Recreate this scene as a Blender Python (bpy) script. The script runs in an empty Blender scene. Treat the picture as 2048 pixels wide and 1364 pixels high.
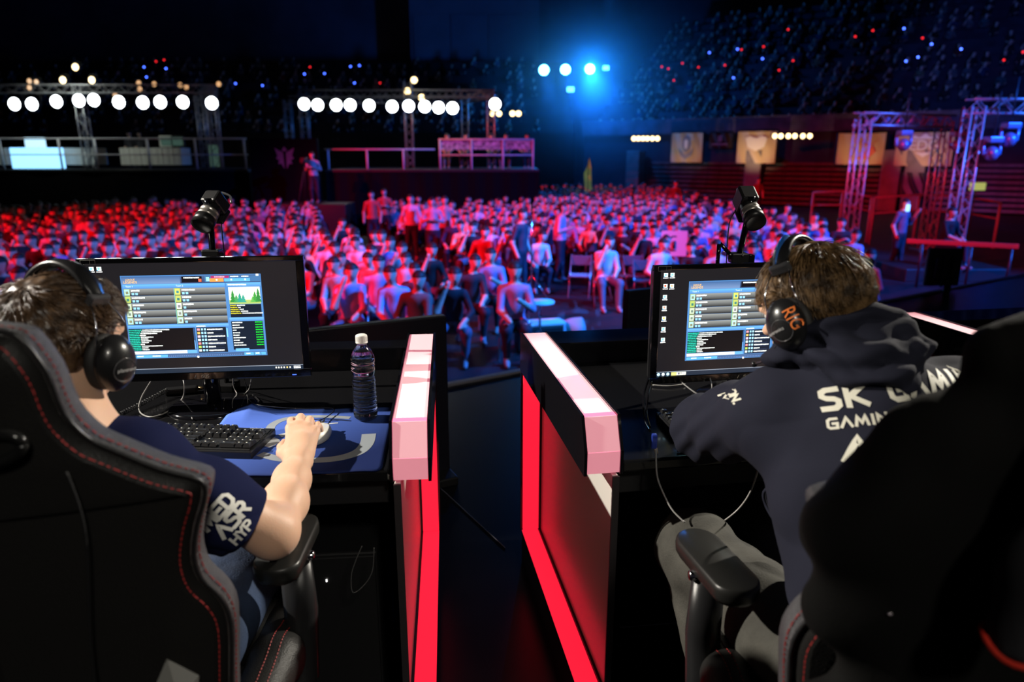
import bpy, bmesh, math, random
import numpy as np
from math import sin, cos, pi, radians, sqrt, atan2
from mathutils import Vector, Matrix, Euler, noise
from mathutils.bvhtree import BVHTree

random.seed(7); np.random.seed(7)
C = bpy.context.scene.collection
SC = bpy.context.scene

# ---------------------------------------------------------------- camera
CAMZ, PITCH, F = 2.84, radians(14.88), 1400.0
cam_data = bpy.data.cameras.new('camera'); cam = bpy.data.objects.new('camera', cam_data); C.objects.link(cam)
cam.location = (0, 0, CAMZ); cam.rotation_euler = (pi/2 - PITCH, 0, 0)
cam_data.sensor_width = 36; cam_data.lens = F/2048*36; cam_data.clip_start = .05; cam_data.clip_end = 300
cam_data.dof.use_dof = True; cam_data.dof.focus_distance = 1.85; cam_data.dof.aperture_fstop = 2.6
cam_data.dof.aperture_blades = 0
SC.camera = cam

# ---------------------------------------------------------------- world, exposure
w = bpy.data.worlds.new('world'); SC.world = w; w.use_nodes = True
w.node_tree.nodes['Background'].inputs[0].default_value = (.85, .75, 1, 1)
w.node_tree.nodes['Background'].inputs[1].default_value = .012
SC.view_settings.view_transform = 'Standard'; SC.view_settings.look = 'None'
SC.view_settings.exposure = 0; SC.view_settings.gamma = 1
SC.view_settings.use_curve_mapping = False
SC.cycles.max_bounces = 8; SC.cycles.volume_bounces = 0; SC.cycles.transparent_max_bounces = 8
SC.cycles.sample_clamp_indirect = 3; SC.cycles.blur_glossy = .5
SC.cycles.caustics_reflective = False; SC.cycles.caustics_refractive = False

# ---------------------------------------------------------------- stage lamps
def spot(name, loc, tgt, power, color, angle=40, blend=.4, radius=.15):
    l = bpy.data.lights.new(name, 'SPOT'); l.energy = power; l.color = color
    l.spot_size = radians(angle); l.spot_blend = blend; l.shadow_soft_size = radius
    o = bpy.data.objects.new(name, l); C.objects.link(o); o.location = loc
    o.rotation_euler = (Vector(tgt) - Vector(loc)).to_track_quat('-Z', 'Y').to_euler(); return o
# two warm-white keys on the front truss, beyond the players, aimed back at the booths
spot('key_spot', (-5.2, 1.7, 5.2), (-.60, 1.50, 2.2), 2600, (1, .93, .82), 19, .25, .05)
spot('key_spot', (5.0, 4.6, 5.2), (.72, 1.48, 2.3), 2300, (1, .93, .80), 19, .3, .06)
spot('rear_fill', (1.25, -2.6, 5.4), (0, 1.4, 2.2), 250, (1, .94, .82), 44, .8, .25)
# crowd wash: red from the stage's one end, blue from the other
spot('red_wash', (-21, 3.0, 12), (-6, 17, .5), 32000, (1, .004, .015), 46, .4, .25)
spot('red_wash', (-14, 1.0, 12), (3, 17.5, .5), 20000, (1, .004, .015), 34, .4, .25)
spot('blue_wash', (20, 5.0, 12), (5.5, 18, .5), 48000, (.01, .14, 1), 38, .5, .25)
spot('blue_wash', (11, 7.0, 11), (-1.5, 12, .5), 30000, (.02, .20, 1), 34, .6, .25)
spot('blue_wash', (5, 40, 11), (6, 27, 0), 4000, (.01, .2, 1), 32, .6, .25)
spot('cyan_floor_wash', (4.5, 4.0, 8), (1.5, 11, 0), 2200, (.03, .45, 1), 30, .8, .2)
spot('truss_blue_wash', (10, 12, 4.5), (15.0, 19, 4.6), 9000, (.08, .16, 1), 34, .5, .2)
spot('wall_red_wash', (9, 24, .8), (17, 38, .6), 420, (1, .04, .05), 46, .6, .3)

# ---------------------------------------------------------------- helpers
FWD = Vector((0, cos(PITCH), -sin(PITCH))); UPV = Vector((0, sin(PITCH), cos(PITCH))); CAM = Vector((0, 0, CAMZ))
def ray(px, py): return FWD + Vector((1, 0, 0))*((px-1024)/F) - UPV*((py-682)/F)
def aty(px, py, d):                 # the point at distance d ahead seen at that place
    r = ray(px, py); return CAM + r*(d/r.y)
def atz(px, py, z):
    r = ray(px, py); return CAM + r*((z-CAMZ)/r.z)
def pix(p):
    v = Vector(p)-CAM; z = v.dot(FWD); return (1024+F*v.x/z, 682-F*v.dot(UPV)/z)

MATS = {}
def mat(name, col=(.5,.5,.5), rough=.5, metal=0, emit=None, es=0, trans=0, ior=1.45, bump=None, var=None, spec=.5, coat=0, objcol=False, attr=None, sheen=0):
    if name in MATS: return MATS[name]
    m = bpy.data.materials.new(name); m.use_nodes = True; nt = m.node_tree; b = nt.nodes['Principled BSDF']
    I = b.inputs
    I['Base Color'].default_value = (*col, 1); I['Roughness'].default_value = rough; I['Metallic'].default_value = metal
    I['IOR'].default_value = ior; I['Specular IOR Level'].default_value = spec
    I['Coat Weight'].default_value = coat; I['Coat Roughness'].default_value = .05
    if sheen: I['Sheen Weight'].default_value = sheen
    if emit: I['Emission Color'].default_value = (*emit, 1); I['Emission Strength'].default_value = es
    if trans: I['Transmission Weight'].default_value = trans
    if objcol:
        n = nt.nodes.new('ShaderNodeObjectInfo'); nt.links.new(n.outputs['Color'], I['Base Color'])
    if attr:
        n = nt.nodes.new('ShaderNodeVertexColor'); n.layer_name = attr
        nt.links.new(n.outputs['Color'], I['Base Color'])
        if es: nt.links.new(n.outputs['Color'], I['Emission Color']); I['Emission Strength'].default_value = es
    if var:       # (scale, amount, detail) procedural tone variation
        tc = nt.nodes.new('ShaderNodeTexCoord'); nz = nt.nodes.new('ShaderNodeTexNoise'); nz.inputs['Scale'].default_value = var[0]; nz.inputs['Detail'].default_value = 5
        nt.links.new(tc.outputs['Object'], nz.inputs['Vector'])
        rp = nt.nodes.new('ShaderNodeValToRGB'); a = var[1]
        rp.color_ramp.elements[0].position = .3; rp.color_ramp.elements[1].position = .7
        rp.color_ramp.elements[0].color = (*[c*(1-a) for c in col], 1); rp.color_ramp.elements[1].color = (*[min(1, c*(1+a)) for c in col], 1)
        nt.links.new(nz.outputs['Fac'], rp.inputs['Fac']); nt.links.new(rp.outputs['Color'], I['Base Color'])
    if bump:      # (kind, scale, strength)
        tc = nt.nodes.new('ShaderNodeTexCoord')
        t = nt.nodes.new({'noise': 'ShaderNodeTexNoise', 'voronoi': 'ShaderNodeTexVoronoi', 'wave': 'ShaderNodeTexWave', 'magic': 'ShaderNodeTexMagic'}[bump[0]])
        t.inputs['Scale'].default_value = bump[1]; nt.links.new(tc.outputs['Object'], t.inputs['Vector'])
        bp = nt.nodes.new('ShaderNodeBump'); bp.inputs['Strength'].default_value = bump[2]; bp.inputs['Distance'].default_value = .002
        nt.links.new(t.outputs[0], bp.inputs['Height']); nt.links.new(bp.outputs['Normal'], I['Normal'])
    MATS[name] = m; return m

class MB:
    """collects shapes into one mesh"""
    def __init__(s): s.v = []; s.f = []; s.m = []; s.cm = 0; s.sm = []; s.smooth = False
    def add(s, vs, fs, M=None):
        o = len(s.v)
        s.v += [tuple(M @ Vector(q)) if M is not None else tuple(q) for q in vs]
        for f in fs: s.f.append(tuple(i+o for i in f)); s.m.append(s.cm); s.sm.append(s.smooth)
        return s
    def box(s, c, d, M=None, bev=0, rz=0):
        x, y, z = [q/2 for q in d]
        R = Matrix.Translation(c) @ Matrix.Rotation(rz, 4, 'Z')
        if M is not None: R = M @ R
        if not bev:
            vs = [(i*x, j*y, k*z) for i in (-1,1) for j in (-1,1) for k in (-1,1)]
            fs = [(0,1,3,2),(4,6,7,5),(0,4,5,1),(2,3,7,6),(0,2,6,4),(1,5,7,3)]
            return s.add(vs, fs, R)
        b = min(bev, x*.95, y*.95, z*.95)
        bm = bmesh.new(); bmesh.ops.create_cube(bm, size=1)
        bmesh.ops.scale(bm, vec=d, verts=bm.verts)
        bmesh.ops.bevel(bm, geom=bm.edges[:], offset=b, segments=2, affect='EDGES', profile=.5)
        bm.verts.index_update()
        s.add([v.co.copy() for v in bm.verts], [[v.index for v in f.verts] for f in bm.faces], R); bm.free(); return s
    def tube(s, pts, r, n=8, cap=True, M=None, flat=1):
        pts = [Vector(p) for p in pts]; N = len(pts)
        rs = r if isinstance(r, (list, tuple)) else [r]*N
        vs = []; up = None
        for i, p in enumerate(pts):
            t = (pts[min(i+1, N-1)]-pts[max(i-1, 0)]); t = t.normalized() if t.length > 1e-9 else Vector((0,0,1))
            if up is None: up = Vector((0,0,1)) if abs(t.z) < .9 else Vector((1,0,0))
            a = t.cross(up); a = a.normalized() if a.length > 1e-6 else Vector((1,0,0)); up = a.cross(t).normalized(); b = up
            for k in range(n):
                q = 2*pi*k/n; vs.append(p + a*cos(q)*rs[i] + b*sin(q)*rs[i]*flat)
        fs = [(i*n+k, i*n+(k+1)%n, (i+1)*n+(k+1)%n, (i+1)*n+k) for i in range(N-1) for k in range(n)]
        old = s.smooth; s.smooth = n > 4; s.add(vs, fs, M); s.smooth = old
        if cap:
            o = len(s.v)-len(vs)
            s.f.append(tuple(o+k for k in reversed(range(n)))); s.m.append(s.cm); s.sm.append(False)
            s.f.append(tuple(o+(N-1)*n+k for k in range(n))); s.m.append(s.cm); s.sm.append(False)
        return s
    def lathe(s, prof, n=24, M=None, axis='Z'):
        vs = []; 
        for r, z in prof:
            for k in range(n):
                a = 2*pi*k/n; vs.append((r*cos(a), r*sin(a), z))
        fs = [(i*n+k, i*n+(k+1)%n, (i+1)*n+(k+1)%n, (i+1)*n+k) for i in range(len(prof)-1) for k in range(n)]
        old = s.smooth; s.smooth = True; s.add(vs, fs, M); s.smooth = old; return s
    def poly(s, pts, h, M=None, z0=0):           # outline (x,y) extruded in z
        n = len(pts)
        vs = [(x, y, z0) for x, y in pts]+[(x, y, z0+h) for x, y in pts]
        fs = [tuple(reversed(range(n))), tuple(range(n, 2*n))]+[(i, (i+1)%n, n+(i+1)%n, n+i) for i in range(n)]
        return s.add(vs, fs, M)
    def ell(s, c, r, n=12, m=8, M=None):
        vs = []; 
        for j in range(m+1):
            t = pi*j/m
            for k in range(n):
                a = 2*pi*k/n; vs.append((c[0]+r[0]*sin(t)*cos(a), c[1]+r[1]*sin(t)*sin(a), c[2]+r[2]*cos(t)))
        fs = [(j*n+k, (j+1)*n+k, (j+1)*n+(k+1)%n, j*n+(k+1)%n) for j in range(m) for k in range(n)]
        old = s.smooth; s.smooth = True; s.add(vs, fs, M); s.smooth = old; return s
    def mesh(s, name, mats):
        me = bpy.data.meshes.new(name); me.from_pydata(s.v, [], s.f)
        for m in (mats if isinstance(mats, (list, tuple)) else [mats]): me.materials.append(m)
        me.polygons.foreach_set('material_index', s.m); me.polygons.foreach_set('use_smooth', s.sm); me.update(); return me
    def build(s, name, mats, parent=None, M=None, **k):
        return link(name, s.mesh(name, mats), parent, M, **k)

def link(name, data, parent=None, M=None, **k):
    o = bpy.data.objects.new(name, data); C.objects.link(o)
    if parent is not None: o.parent = parent
    if M is not None: o.matrix_local = M
    return tag(o, **k)
def tag(o, label=None, cat=None, group=None, kind=None):
    if label: o['label'] = label
    if cat: o['category'] = cat
    if group: o['group'] = group
    if kind: o['kind'] = kind
    return o
def thing(name, label, cat, loc=(0,0,0), rz=0, group=None, M=None):
    o = bpy.data.objects.new(name, None); C.objects.link(o); o.empty_display_size = .05
    if M is not None: o.matrix_world = M
    else: o.location = loc; o.rotation_euler = (0, 0, rz)
    return tag(o, label, cat, group)
def inv(o, loc=None, rz=0):         # matrix taking world shapes into a thing's frame
    return o.matrix_basis.inverted()
def copy_tree(o, parent=None):
    c = o.copy(); C.objects.link(c)
    if parent is not None: c.parent = parent
    for ch in [q for q in bpy.data.objects if q.parent == o]: copy_tree(ch, c)
    return c
def smooth_path(pts, n=6):
    P = [Vector(p) for p in pts]; out = []
    for i in range(len(P)-1):
        a, b, c, d = P[max(i-1,0)], P[i], P[i+1], P[min(i+2,len(P)-1)]
        for k in range(n):
            t = k/n
            out.append(.5*((2*b)+(-a+c)*t+(2*a-5*b+4*c-d)*t*t+(-a+3*b-3*c+d)*t**3))
    out.append(P[-1]); return out

def text_mesh(txt, size, name='lettering', ext=.0, spacing=1, shear=0, align='CENTER'):
    cu = bpy.data.curves.new(name, 'FONT'); cu.body = txt; cu.size = size; cu.extrude = ext; cu.space_character = spacing; cu.shear = shear
    cu.align_x = align; cu.align_y = 'CENTER'; cu.resolution_u = 3
    o = bpy.data.objects.new(name, cu); C.objects.link(o)
    dg = bpy.context.evaluated_depsgraph_get(); me = bpy.data.meshes.new_from_object(o.evaluated_get(dg))
    bpy.data.objects.remove(o); bpy.data.curves.remove(cu); me.name = name; return me

# ---------------------------------------------------------------- smooth bodies from distance fields
import openvdb as vdb
class Field:
    def __init__(s, h=.006, k=.02): s.h = h; s.k = k; s.p = []
    def cap(s, a, ra, b=None, rb=None, k=None, sub=False):
        if b is None: b = a
        if rb is None: rb = ra
        s.p.append(('c', np.array(a, float), np.array(b, float), ra, rb, k or s.k, sub)); return s
    def chain(s, pts, k=None):
        for (a, ra), (b, rb) in zip(pts[:-1], pts[1:]): s.cap(a, ra, b, rb, k)
        return s
    def ell(s, c, r, R=None, k=None, sub=False):
        s.p.append(('e', np.array(c, float), np.array(r, float), np.array((R or Matrix.Identity(3)).to_3x3()).T, 0, k or s.k, sub)); return s
    def plane(s, p, n, k=None):       # cut away the side the normal points to
        s.p.append(('p', np.array(p, float), np.array(n, float)/np.linalg.norm(n), 0, 0, k or .004, True)); return s
    def mesh(s, name, noisef=None):
        h = s.h; lo = np.full(3, 1e9); hi = -lo
        for q in s.p:
            if q[6]: continue
            if q[0] == 'c':
                r = max(q[3], q[4]); lo = np.minimum(lo, np.minimum(q[1], q[2])-r); hi = np.maximum(hi, np.maximum(q[1], q[2])+r)
            else: r = q[2].max(); lo = np.minimum(lo, q[1]-r); hi = np.maximum(hi, q[1]+r)
        lo -= 4*h+.01; hi += 4*h+.01; n = np.ceil((hi-lo)/h).astype(int)
        A = np.full(n, .08, np.float32)
        ax = [lo[i]+h*np.arange(n[i]) for i in range(3)]
        for q in s.p:
            k = q[5]; mg = k+.03+2*h
            if q[0] == 'p': i0 = [0]*3; i1 = list(n)
            else:
                if q[0] == 'c': r = max(q[3], q[4]); a = np.minimum(q[1], q[2])-r-mg; b = np.maximum(q[1], q[2])+r+mg
                else: r = q[2].max(); a = q[1]-r-mg; b = q[1]+r+mg
                i0 = [max(0, int((a[i]-lo[i])/h)) for i in range(3)]; i1 = [min(n[i], int((b[i]-lo[i])/h)+2) for i in range(3)]
            sl = tuple(slice(i0[i], i1[i]) for i in range(3))
            X, Y, Z = ax[0][sl[0]][:, None, None], ax[1][sl[1]][None, :, None], ax[2][sl[2]][None, None, :]
            if q[0] == 'c':
                a, b = q[1], q[2]; d = b-a; L = d.dot(d)
                px, py, pz = X-a[0], Y-a[1], Z-a[2]
                t = np.clip((px*d[0]+py*d[1]+pz*d[2])/L, 0, 1) if L > 1e-12 else np.zeros(np.broadcast(X, Y, Z).shape)
                D = np.sqrt((px-t*d[0])**2+(py-t*d[1])**2+(pz-t*d[2])**2)-(q[3]+t*(q[4]-q[3]))
            elif q[0] == 'e':
                R = q[3]; px, py, pz = X-q[1][0], Y-q[1][1], Z-q[1][2]
                u = [(R[i][0]*px+R[i][1]*py+R[i][2]*pz) for i in range(3)]
                k0 = np.sqrt(sum((u[i]/q[2][i])**2 for i in range(3)))+1e-9; k1 = np.sqrt(sum((u[i]/q[2][i]**2)**2 for i in range(3)))+1e-9
                D = k0*(k0-1)/k1
            else:
                D = -((X-q[1][0])*q[2][0]+(Y-q[1][1])*q[2][1]+(Z-q[1][2])*q[2][2])
            B = A[sl]
            if q[6]:
                if q[0] == 'p': A[sl] = np.maximum(B, -D); continue
                hh = np.clip(.5-.5*(B+D)/k, 0, 1) ; A[sl] = B*(1-hh)+(-D)*hh+k*hh*(1-hh); continue
            hh = np.clip(.5+.5*(B-D)/k, 0, 1); A[sl] = B*(1-hh)+D*hh-k*hh*(1-hh)
        A = np.clip(A, -4*h, 4*h).astype(np.float32)
        A[0,:,:] = A[-1,:,:] = 4*h; A[:,0,:] = A[:,-1,:] = 4*h; A[:,:,0] = A[:,:,-1] = 4*h
        g = vdb.FloatGrid(background=4*h); g.copyFromArray(A)
        pts, tris, quads = g.convertToPolygons(0.0)
        pts = pts*h+lo
        me = bpy.data.meshes.new(name)
        # openvdb winds its faces inward
        nq, ntr = len(quads), len(tris)
        loops = np.concatenate([quads[:, ::-1].ravel(), tris[:, ::-1].ravel()]) if ntr else quads[:, ::-1].ravel()
        me.vertices.add(len(pts)); me.vertices.foreach_set('co', pts.astype(np.float32).ravel())
        me.loops.add(len(loops)); me.loops.foreach_set('vertex_index', loops.astype(np.int32))
        st = np.concatenate([np.arange(nq)*4, nq*4+np.arange(ntr)*3]).astype(np.int32)
        me.polygons.add(nq+ntr); me.polygons.foreach_set('loop_start', st)
        me.polygons.foreach_set('use_smooth', np.ones(nq+ntr, bool)); me.update(calc_edges=True); me.validate()
        if noisef:
            nr = np.zeros(len(pts)*3, np.float32); me.vertices.foreach_get('normal', nr); nr = nr.reshape(-1, 3)
            P = np.array([q for q in pts]); dsp = noisef(P)
            P = P+nr*dsp[:, None]; me.vertices.foreach_set('co', P.astype(np.float32).ravel()); me.update()
        return me
def paint(me, mats, fn):
    """materials by face centre"""
    for m in mats: me.materials.append(m)
    n = len(me.polygons); c = np.zeros(n*3, np.float32); me.polygons.foreach_get('center', c); c = c.reshape(-1, 3)
    me.polygons.foreach_set('material_index', fn(c).astype(np.int32)); me.update(); return me

SKIN = mat('skin', (.72, .43, .29), .5, bump=('noise', 300, .15), sheen=.1)
SKIN.node_tree.nodes['Principled BSDF'].inputs['Subsurface Weight'].default_value = .12
SKIN.node_tree.nodes['Principled BSDF'].inputs['Subsurface Radius'].default_value = (.012, .004, .002)
BLACK_GLOSS = mat('black_gloss', (.006, .006, .008), .08, coat=.3)
BLACK_MATTE = mat('black_matte', (.012, .012, .013), .55)
BLACK_PLASTIC = mat('black_plastic', (.015, .015, .016), .32, bump=('noise', 900, .1))
GREY_METAL = mat('grey_metal', (.45, .45, .46), .3, 1)
CHROME = mat('chrome', (.8, .8, .82), .12, 1)
DARK_METAL = mat('dark_metal', (.05, .05, .055), .4, .6)
WHITE_PRINT = mat('white_print', (.72, .7, .62), .6)
# ================================================================ setting
STAGE = 1.4; DESK = 2.15
# arena floor
fl = MB(); fl.box((5, 40, -.05), (110, 110, .1)); 
floor_m = mat('arena_floor', (.014, .014, .017), .6, var=(1.2, .5))
fl.build('floor', floor_m, kind='structure')
# stage: glossy black deck whose front edge runs obliquely past the booths
e0 = atz(875, 775, STAGE); e1 = atz(2048, 550, STAGE); ed = (e1-e0); ed.z = 0; ed.normalize(); ep = Vector((ed.y, -ed.x, 0))
A = e0-ed*9; B = e1+ed*14
sg = MB(); stage_m = mat('stage_deck', (.006, .006, .009), .3, var=(3, .4), spec=.35)
sg.poly([(A.x, A.y), (A.x+4, A.y-14), (B.x-2, -6), (B.x, B.y)], STAGE, z0=0)
sg.build('stage_floor', stage_m, kind='structure')
lp = MB(); lp.box((0, 0, 0), (34, .05, .02), M=Matrix.Translation(e0+ed*6+Vector((0, 0, .005))) @ Matrix.Rotation(atan2(ed.y, ed.x), 4, 'Z'))
lp.build('trim_1', mat('edge_trim', (.38, .36, .42), .45, .3), kind='structure')
# thin floor seams on the deck
sm = MB()
for px0, py0, px1, py1 in ((880, 975, 1010, 1095), (1240, 1255, 1420, 1240)):
    a = atz(px0, py0, STAGE+.002); b = atz(px1, py1, STAGE+.002); sm.tube([a, b], .0022, 4)
sm.build('trim_2', mat('seam', (.16, .16, .22), .4), kind='structure')

# far hall walls and roof
wall_m = mat('hall_wall', (.17, .145, .20), .95, var=(.25, .3))
wb = MB(); wb.box((-5, 70, 9), (120, .5, 24)); wb.build('wall_back', wall_m, kind='structure')
wl = MB(); wl.box((-52, 30, 9), (.5, 90, 24)); wl.build('wall_left', wall_m, kind='structure')
wr = MB(); wr.box((58, 30, 9), (.5, 90, 24)); wr.build('wall_right', wall_m, kind='structure')
cl = MB(); cl.box((3, 30, 21), (112, 92, .4)); cl.build('ceiling', mat('hall_roof', (.01, .01, .014), .9), kind='structure')
# the service tower and wall panels on the back wall
tw = MB(); tw.box((-3.2, 66, 8), (11, 3, 22)); tw.build('wall_tower', mat('tower_wall', (.22, .20, .27), .95, var=(.3, .2)), kind='structure')
for i in range(6):
    pn = MB(); pn.box((-6.9+(i % 3)*3.2, 64.42, 8.2+(i//3)*4.2), (3.0, .12, 3.9), bev=.02)
    pn.build('wall_panel', MATS['tower_wall'], bpy.data.objects['wall_tower'])

# ---------------------------------------------------------------- raked stand along the other long side
SA = Vector((7.0, 47, 0)); SB = Vector((34, 27.5, 0)); sd = (SB-SA).normalized(); sn = Vector((-sd.y, sd.x, 0))
if sn.y < 0: sn = -sn
SL = (SB-SA).length
stand_m = mat('stand_concrete', (.03, .025, .04), .85, var=(.8, .3))
Mst = Matrix.Translation(SA) @ Matrix.Rotation(atan2(sd.y, sd.x), 4, 'Z')
st = MB()
for i in range(15):
    st.box((SL/2+2, 1.0+i*.95, (4.3+i*.62)/2), (SL+10, .98, 4.3+i*.62))
stand = st.build('stand_floor', stand_m, None, Mst, kind='structure')
sp = MB(); sp.box((SL/2+2, .3, 4.55), (SL+10, .12, .9)); sp.build('parapet', mat('stand_parapet', (.10, .07, .10), .7, var=(2, .4)), stand)
# retracted bleachers under the stand: stacked boards, each one a board
bl_m = mat('bleacher_wood', (.07, .07, .07), .5, var=(4, .4))
bd = MB(); bd.box((0, 0, 0), (6.4, .22, .16), bev=.01); bd_me = bd.mesh('plank', bl_m)
for j, (x0, nn) in enumerate(((2.2, 9), (9.2, 9), (17.8, 9), (25.6, 8), (33.5, 8))):
    for i in range(nn):
        link('plank', bd_me, stand, Matrix.Translation((x0+3.2, .25-i*.06+.1, 2.35-i*.27)))
# columns between them
for i, x0 in enumerate((1.2, 8.8, 15.9, 17.0, 24.9, 32.4)):
    c_ = MB(); c_.box((0, -.1, 1.55), (.9, .9, 3.1), bev=.03)
    c_.build('pillar', mat('stand_pillar', (.22, .2, .2), .7, var=(2, .2)), stand, Matrix.Translation((x0, 0, 0)))

# far-side stand behind the press rigs
st2 = MB()
for i in range(10): st2.box((0, i*1.1, (4.2+i*.6)/2), (70, 1.12, 4.2+i*.6))
st2.build('back_stand_floor', mat('back_stand', (.015, .012, .015), .85, var=(.6, .5)), None, Matrix.Translation((-31, 47, 0)), kind='structure')
# ================================================================ far objects
truss_m = mat('truss_alu', (.55, .55, .58), .38, .6)
def truss_part(name, a, b, s, parent, Minv, step=None, r=.028, mt=None):
    a, b = Vector(a), Vector(b); t = (b-a).normalized(); L = (b-a).length
    u = t.cross(Vector((0,0,1))) if abs(t.z) < .9 else Vector((1,0,0)); u.normalize(); v = t.cross(u).normalized()
    m = MB(); cs = [(u*i+v*j)*s/2 for i, j in ((-1,-1),(1,-1),(1,1),(-1,1))]
    for c in cs: m.tube([a+c, b+c], r, 5)
    n = max(2, round(L/(step or s*1.05)))
    for k in range(n):
        p, q = a+t*L*k/n, a+t*L*(k+1)/n
        for e in range(4):
            c0, c1 = cs[e], cs[(e+1) % 4]
            if k % 2: c0, c1 = c1, c0
            m.tube([p+c0, q+c1], r*.55, 4, cap=False)
    return m.build(name, mt or truss_m, parent, Minv)
def rig(label, pts, s=.3, group=None):
    """uprights and crossbeams as given: list of (name, a, b)"""
    base = Vector(pts[0][1]); base.z = 0 if base.z > 9 else min(p[1][2] for p in pts)
    t = thing('lighting_truss', label, 'truss', base, group=group); Mi = Matrix.Translation(-base)
    for nm, a, b in pts: truss_part(nm, a, b, s, t, Mi)
    return t
D1 = 29.0
zt = aty(200, 178, D1).z; PL = 2.3
def X(px, d, z): 
    # x of a pixel column at distance d and height z
    zd = Vector((0, d, z-CAMZ)).dot(FWD); return (px-1024)/F*zd
rig('long aluminium lamp truss over the press tables with two uprights',
    [('upright', (X(168, D1, 4), D1, PL), (X(168, D1, 4), D1, zt+.15)), ('upright', (X(428, D1, 4), D1, PL), (X(428, D1, 4), D1, zt+.15)),
     ('crossbeam', (-26, D1, zt), (X(440, D1, 4), D1, zt)), ('upright', (X(405, D1+3, 4), D1+3, PL), (X(405, D1+3, 4), D1+3, zt)),
     ('crossbeam', (X(428, D1, zt), D1, zt), (X(405, D1+3, zt), D1+3, zt)), ('upright', (-24, D1, PL), (-24, D1, zt))])
zt2 = aty(800, 188, D1+2).z; D2 = D1+2
rig('aluminium lamp truss on four uprights above the black middle platform',
    [('upright', (X(610, D2, 4), D2, PL), (X(610, D2, 4), D2, zt2+.15)), ('upright', (X(578, D2+3, 4), D2+3, PL), (X(578, D2+3, 4), D2+3, zt2)),
     ('upright', (X(818, D2, 4), D2, PL), (X(818, D2, 4), D2, zt2+.5)), ('upright', (X(982, D2, 4), D2, PL), (X(982, D2, 4), D2, zt2)),
     ('upright', (X(930, D2+3, 4), D2+3, PL), (X(930, D2+3, 4), D2+3, zt2)),
     ('crossbeam', (X(600, D2, zt2), D2, zt2), (X(990, D2, zt2), D2, zt2)),
     ('crossbeam', (X(578, D2+3, zt2), D2+3, zt2), (X(930, D2+3, zt2), D2+3, zt2)),
     ('crossbeam', (X(982, D2, zt2), D2, zt2), (X(930, D2+3, zt2), D2+3, zt2))])

# lamps: housing, yoke and glowing lens
lampw = mat('lamp_glow_white', (1,1,1), .5, emit=(.86, .95, 1), es=14)
lampy = mat('lamp_glow_warm', (1,1,1), .5, emit=(1, .72, .34), es=5)
lampd = mat('lamp_glow_dim', (1,1,1), .5, emit=(1, .55, .25), es=.9)
lampb = mat('lamp_glow_blue', (1,1,1), .5, emit=(.06, .5, 1), es=60)
def lamp_proto(r, mt):
    h = MB(); h.lathe([(r*.5, .42), (r*.75, .35), (r*1.05, .1), (r*1.12, 0), (r*1.0, 0)], 16, Matrix.Rotation(-pi/2, 4, 'X'))
    y = MB(); y.tube([(-r*1.25, .15, 0), (-r*1.25, .15, r*1.4), (0, .15, r*1.75), (r*1.25, .15, r*1.4), (r*1.25, .15, 0)], .02, 5)
    l = MB(); l.ell((0, .03, 0), (r*.98, r*.22, r*.98), 18, 8)
    return h.mesh('housing', BLACK_MATTE), y.mesh('yoke', BLACK_MATTE), l.mesh('lens', mt)
PW, PY, PD, PB = lamp_proto(.24, lampw), lamp_proto(.13, lampy), lamp_proto(.1, lampd), lamp_proto(.3, lampb)
def lamp(pxy, d, proto, label, group):
    p = aty(*pxy, d); t = thing('stage_lamp', label, 'stage lamp', p, group=group)
    for nm, me in zip(('housing', 'yoke', 'lens'), proto): link(nm, me, t)
    return t
for i, p in enumerate([(28,208),(63,208),(112,203),(157,201),(187,200),(237,204),(285,205),(320,204),(365,204),(423,206)]):
    lamp(p, D1-.2, PW, 'round white flood lamp shining under the truss over the press tables', 'white flood lamps over the press tables')
for i, p in enumerate([(608,208),(635,210),(672,210),(700,210),(738,211),(784,213),(817,212),(849,213),(877,215),(905,216),(990,208)]):
    lamp(p, D2-.2, PW, 'round white flood lamp shining under the truss above the middle platform', 'white flood lamps over the middle platform')
lamp((150,134), D1, PY, 'single warm lamp above the first truss, topmost of its three', None)
lamp((125,160), D1, PY, 'small warm lamp on the press truss, lower one farther from the railing corner', None)
lamp((183,160), D1, PY, 'small warm lamp on the press truss, lower one nearer the railing corner', None)
for p in [(985,227),(998,227),(1025,227),(1037,227)]: lamp(p, 36, PY, 'warm round lamp in the row of four beside the middle truss end', 'four warm lamps beside the middle truss')
for p in [(828,160),(815,182),(843,195)]: lamp(p, D2, PY, 'warm lamp clustered on top of the upright of the middle truss', 'warm lamps on the middle upright')
for i, x in enumerate((1268,1277,1286,1295,1305,1315)): lamp((x, 277), 41, PY, 'warm round lamp in the row of six before the first banner', 'six warm lamps before the first banner')
for i, x in enumerate((1550,1562,1577,1590,1606,1620)): lamp((x, 272), 38, PY, 'warm round lamp in the row between the pale banner and red emblem banner', 'warm lamps between the banners')
for x, y in ((58,162),(72,164),(58,175),(230,190),(277,166),(279,178),(308,168),(360,170),(372,174),(437,168)):
    lamp((x, y), D1-.1, PD, 'small dim amber lamp clipped to the press truss', 'dim amber lamps on the press truss')
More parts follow.
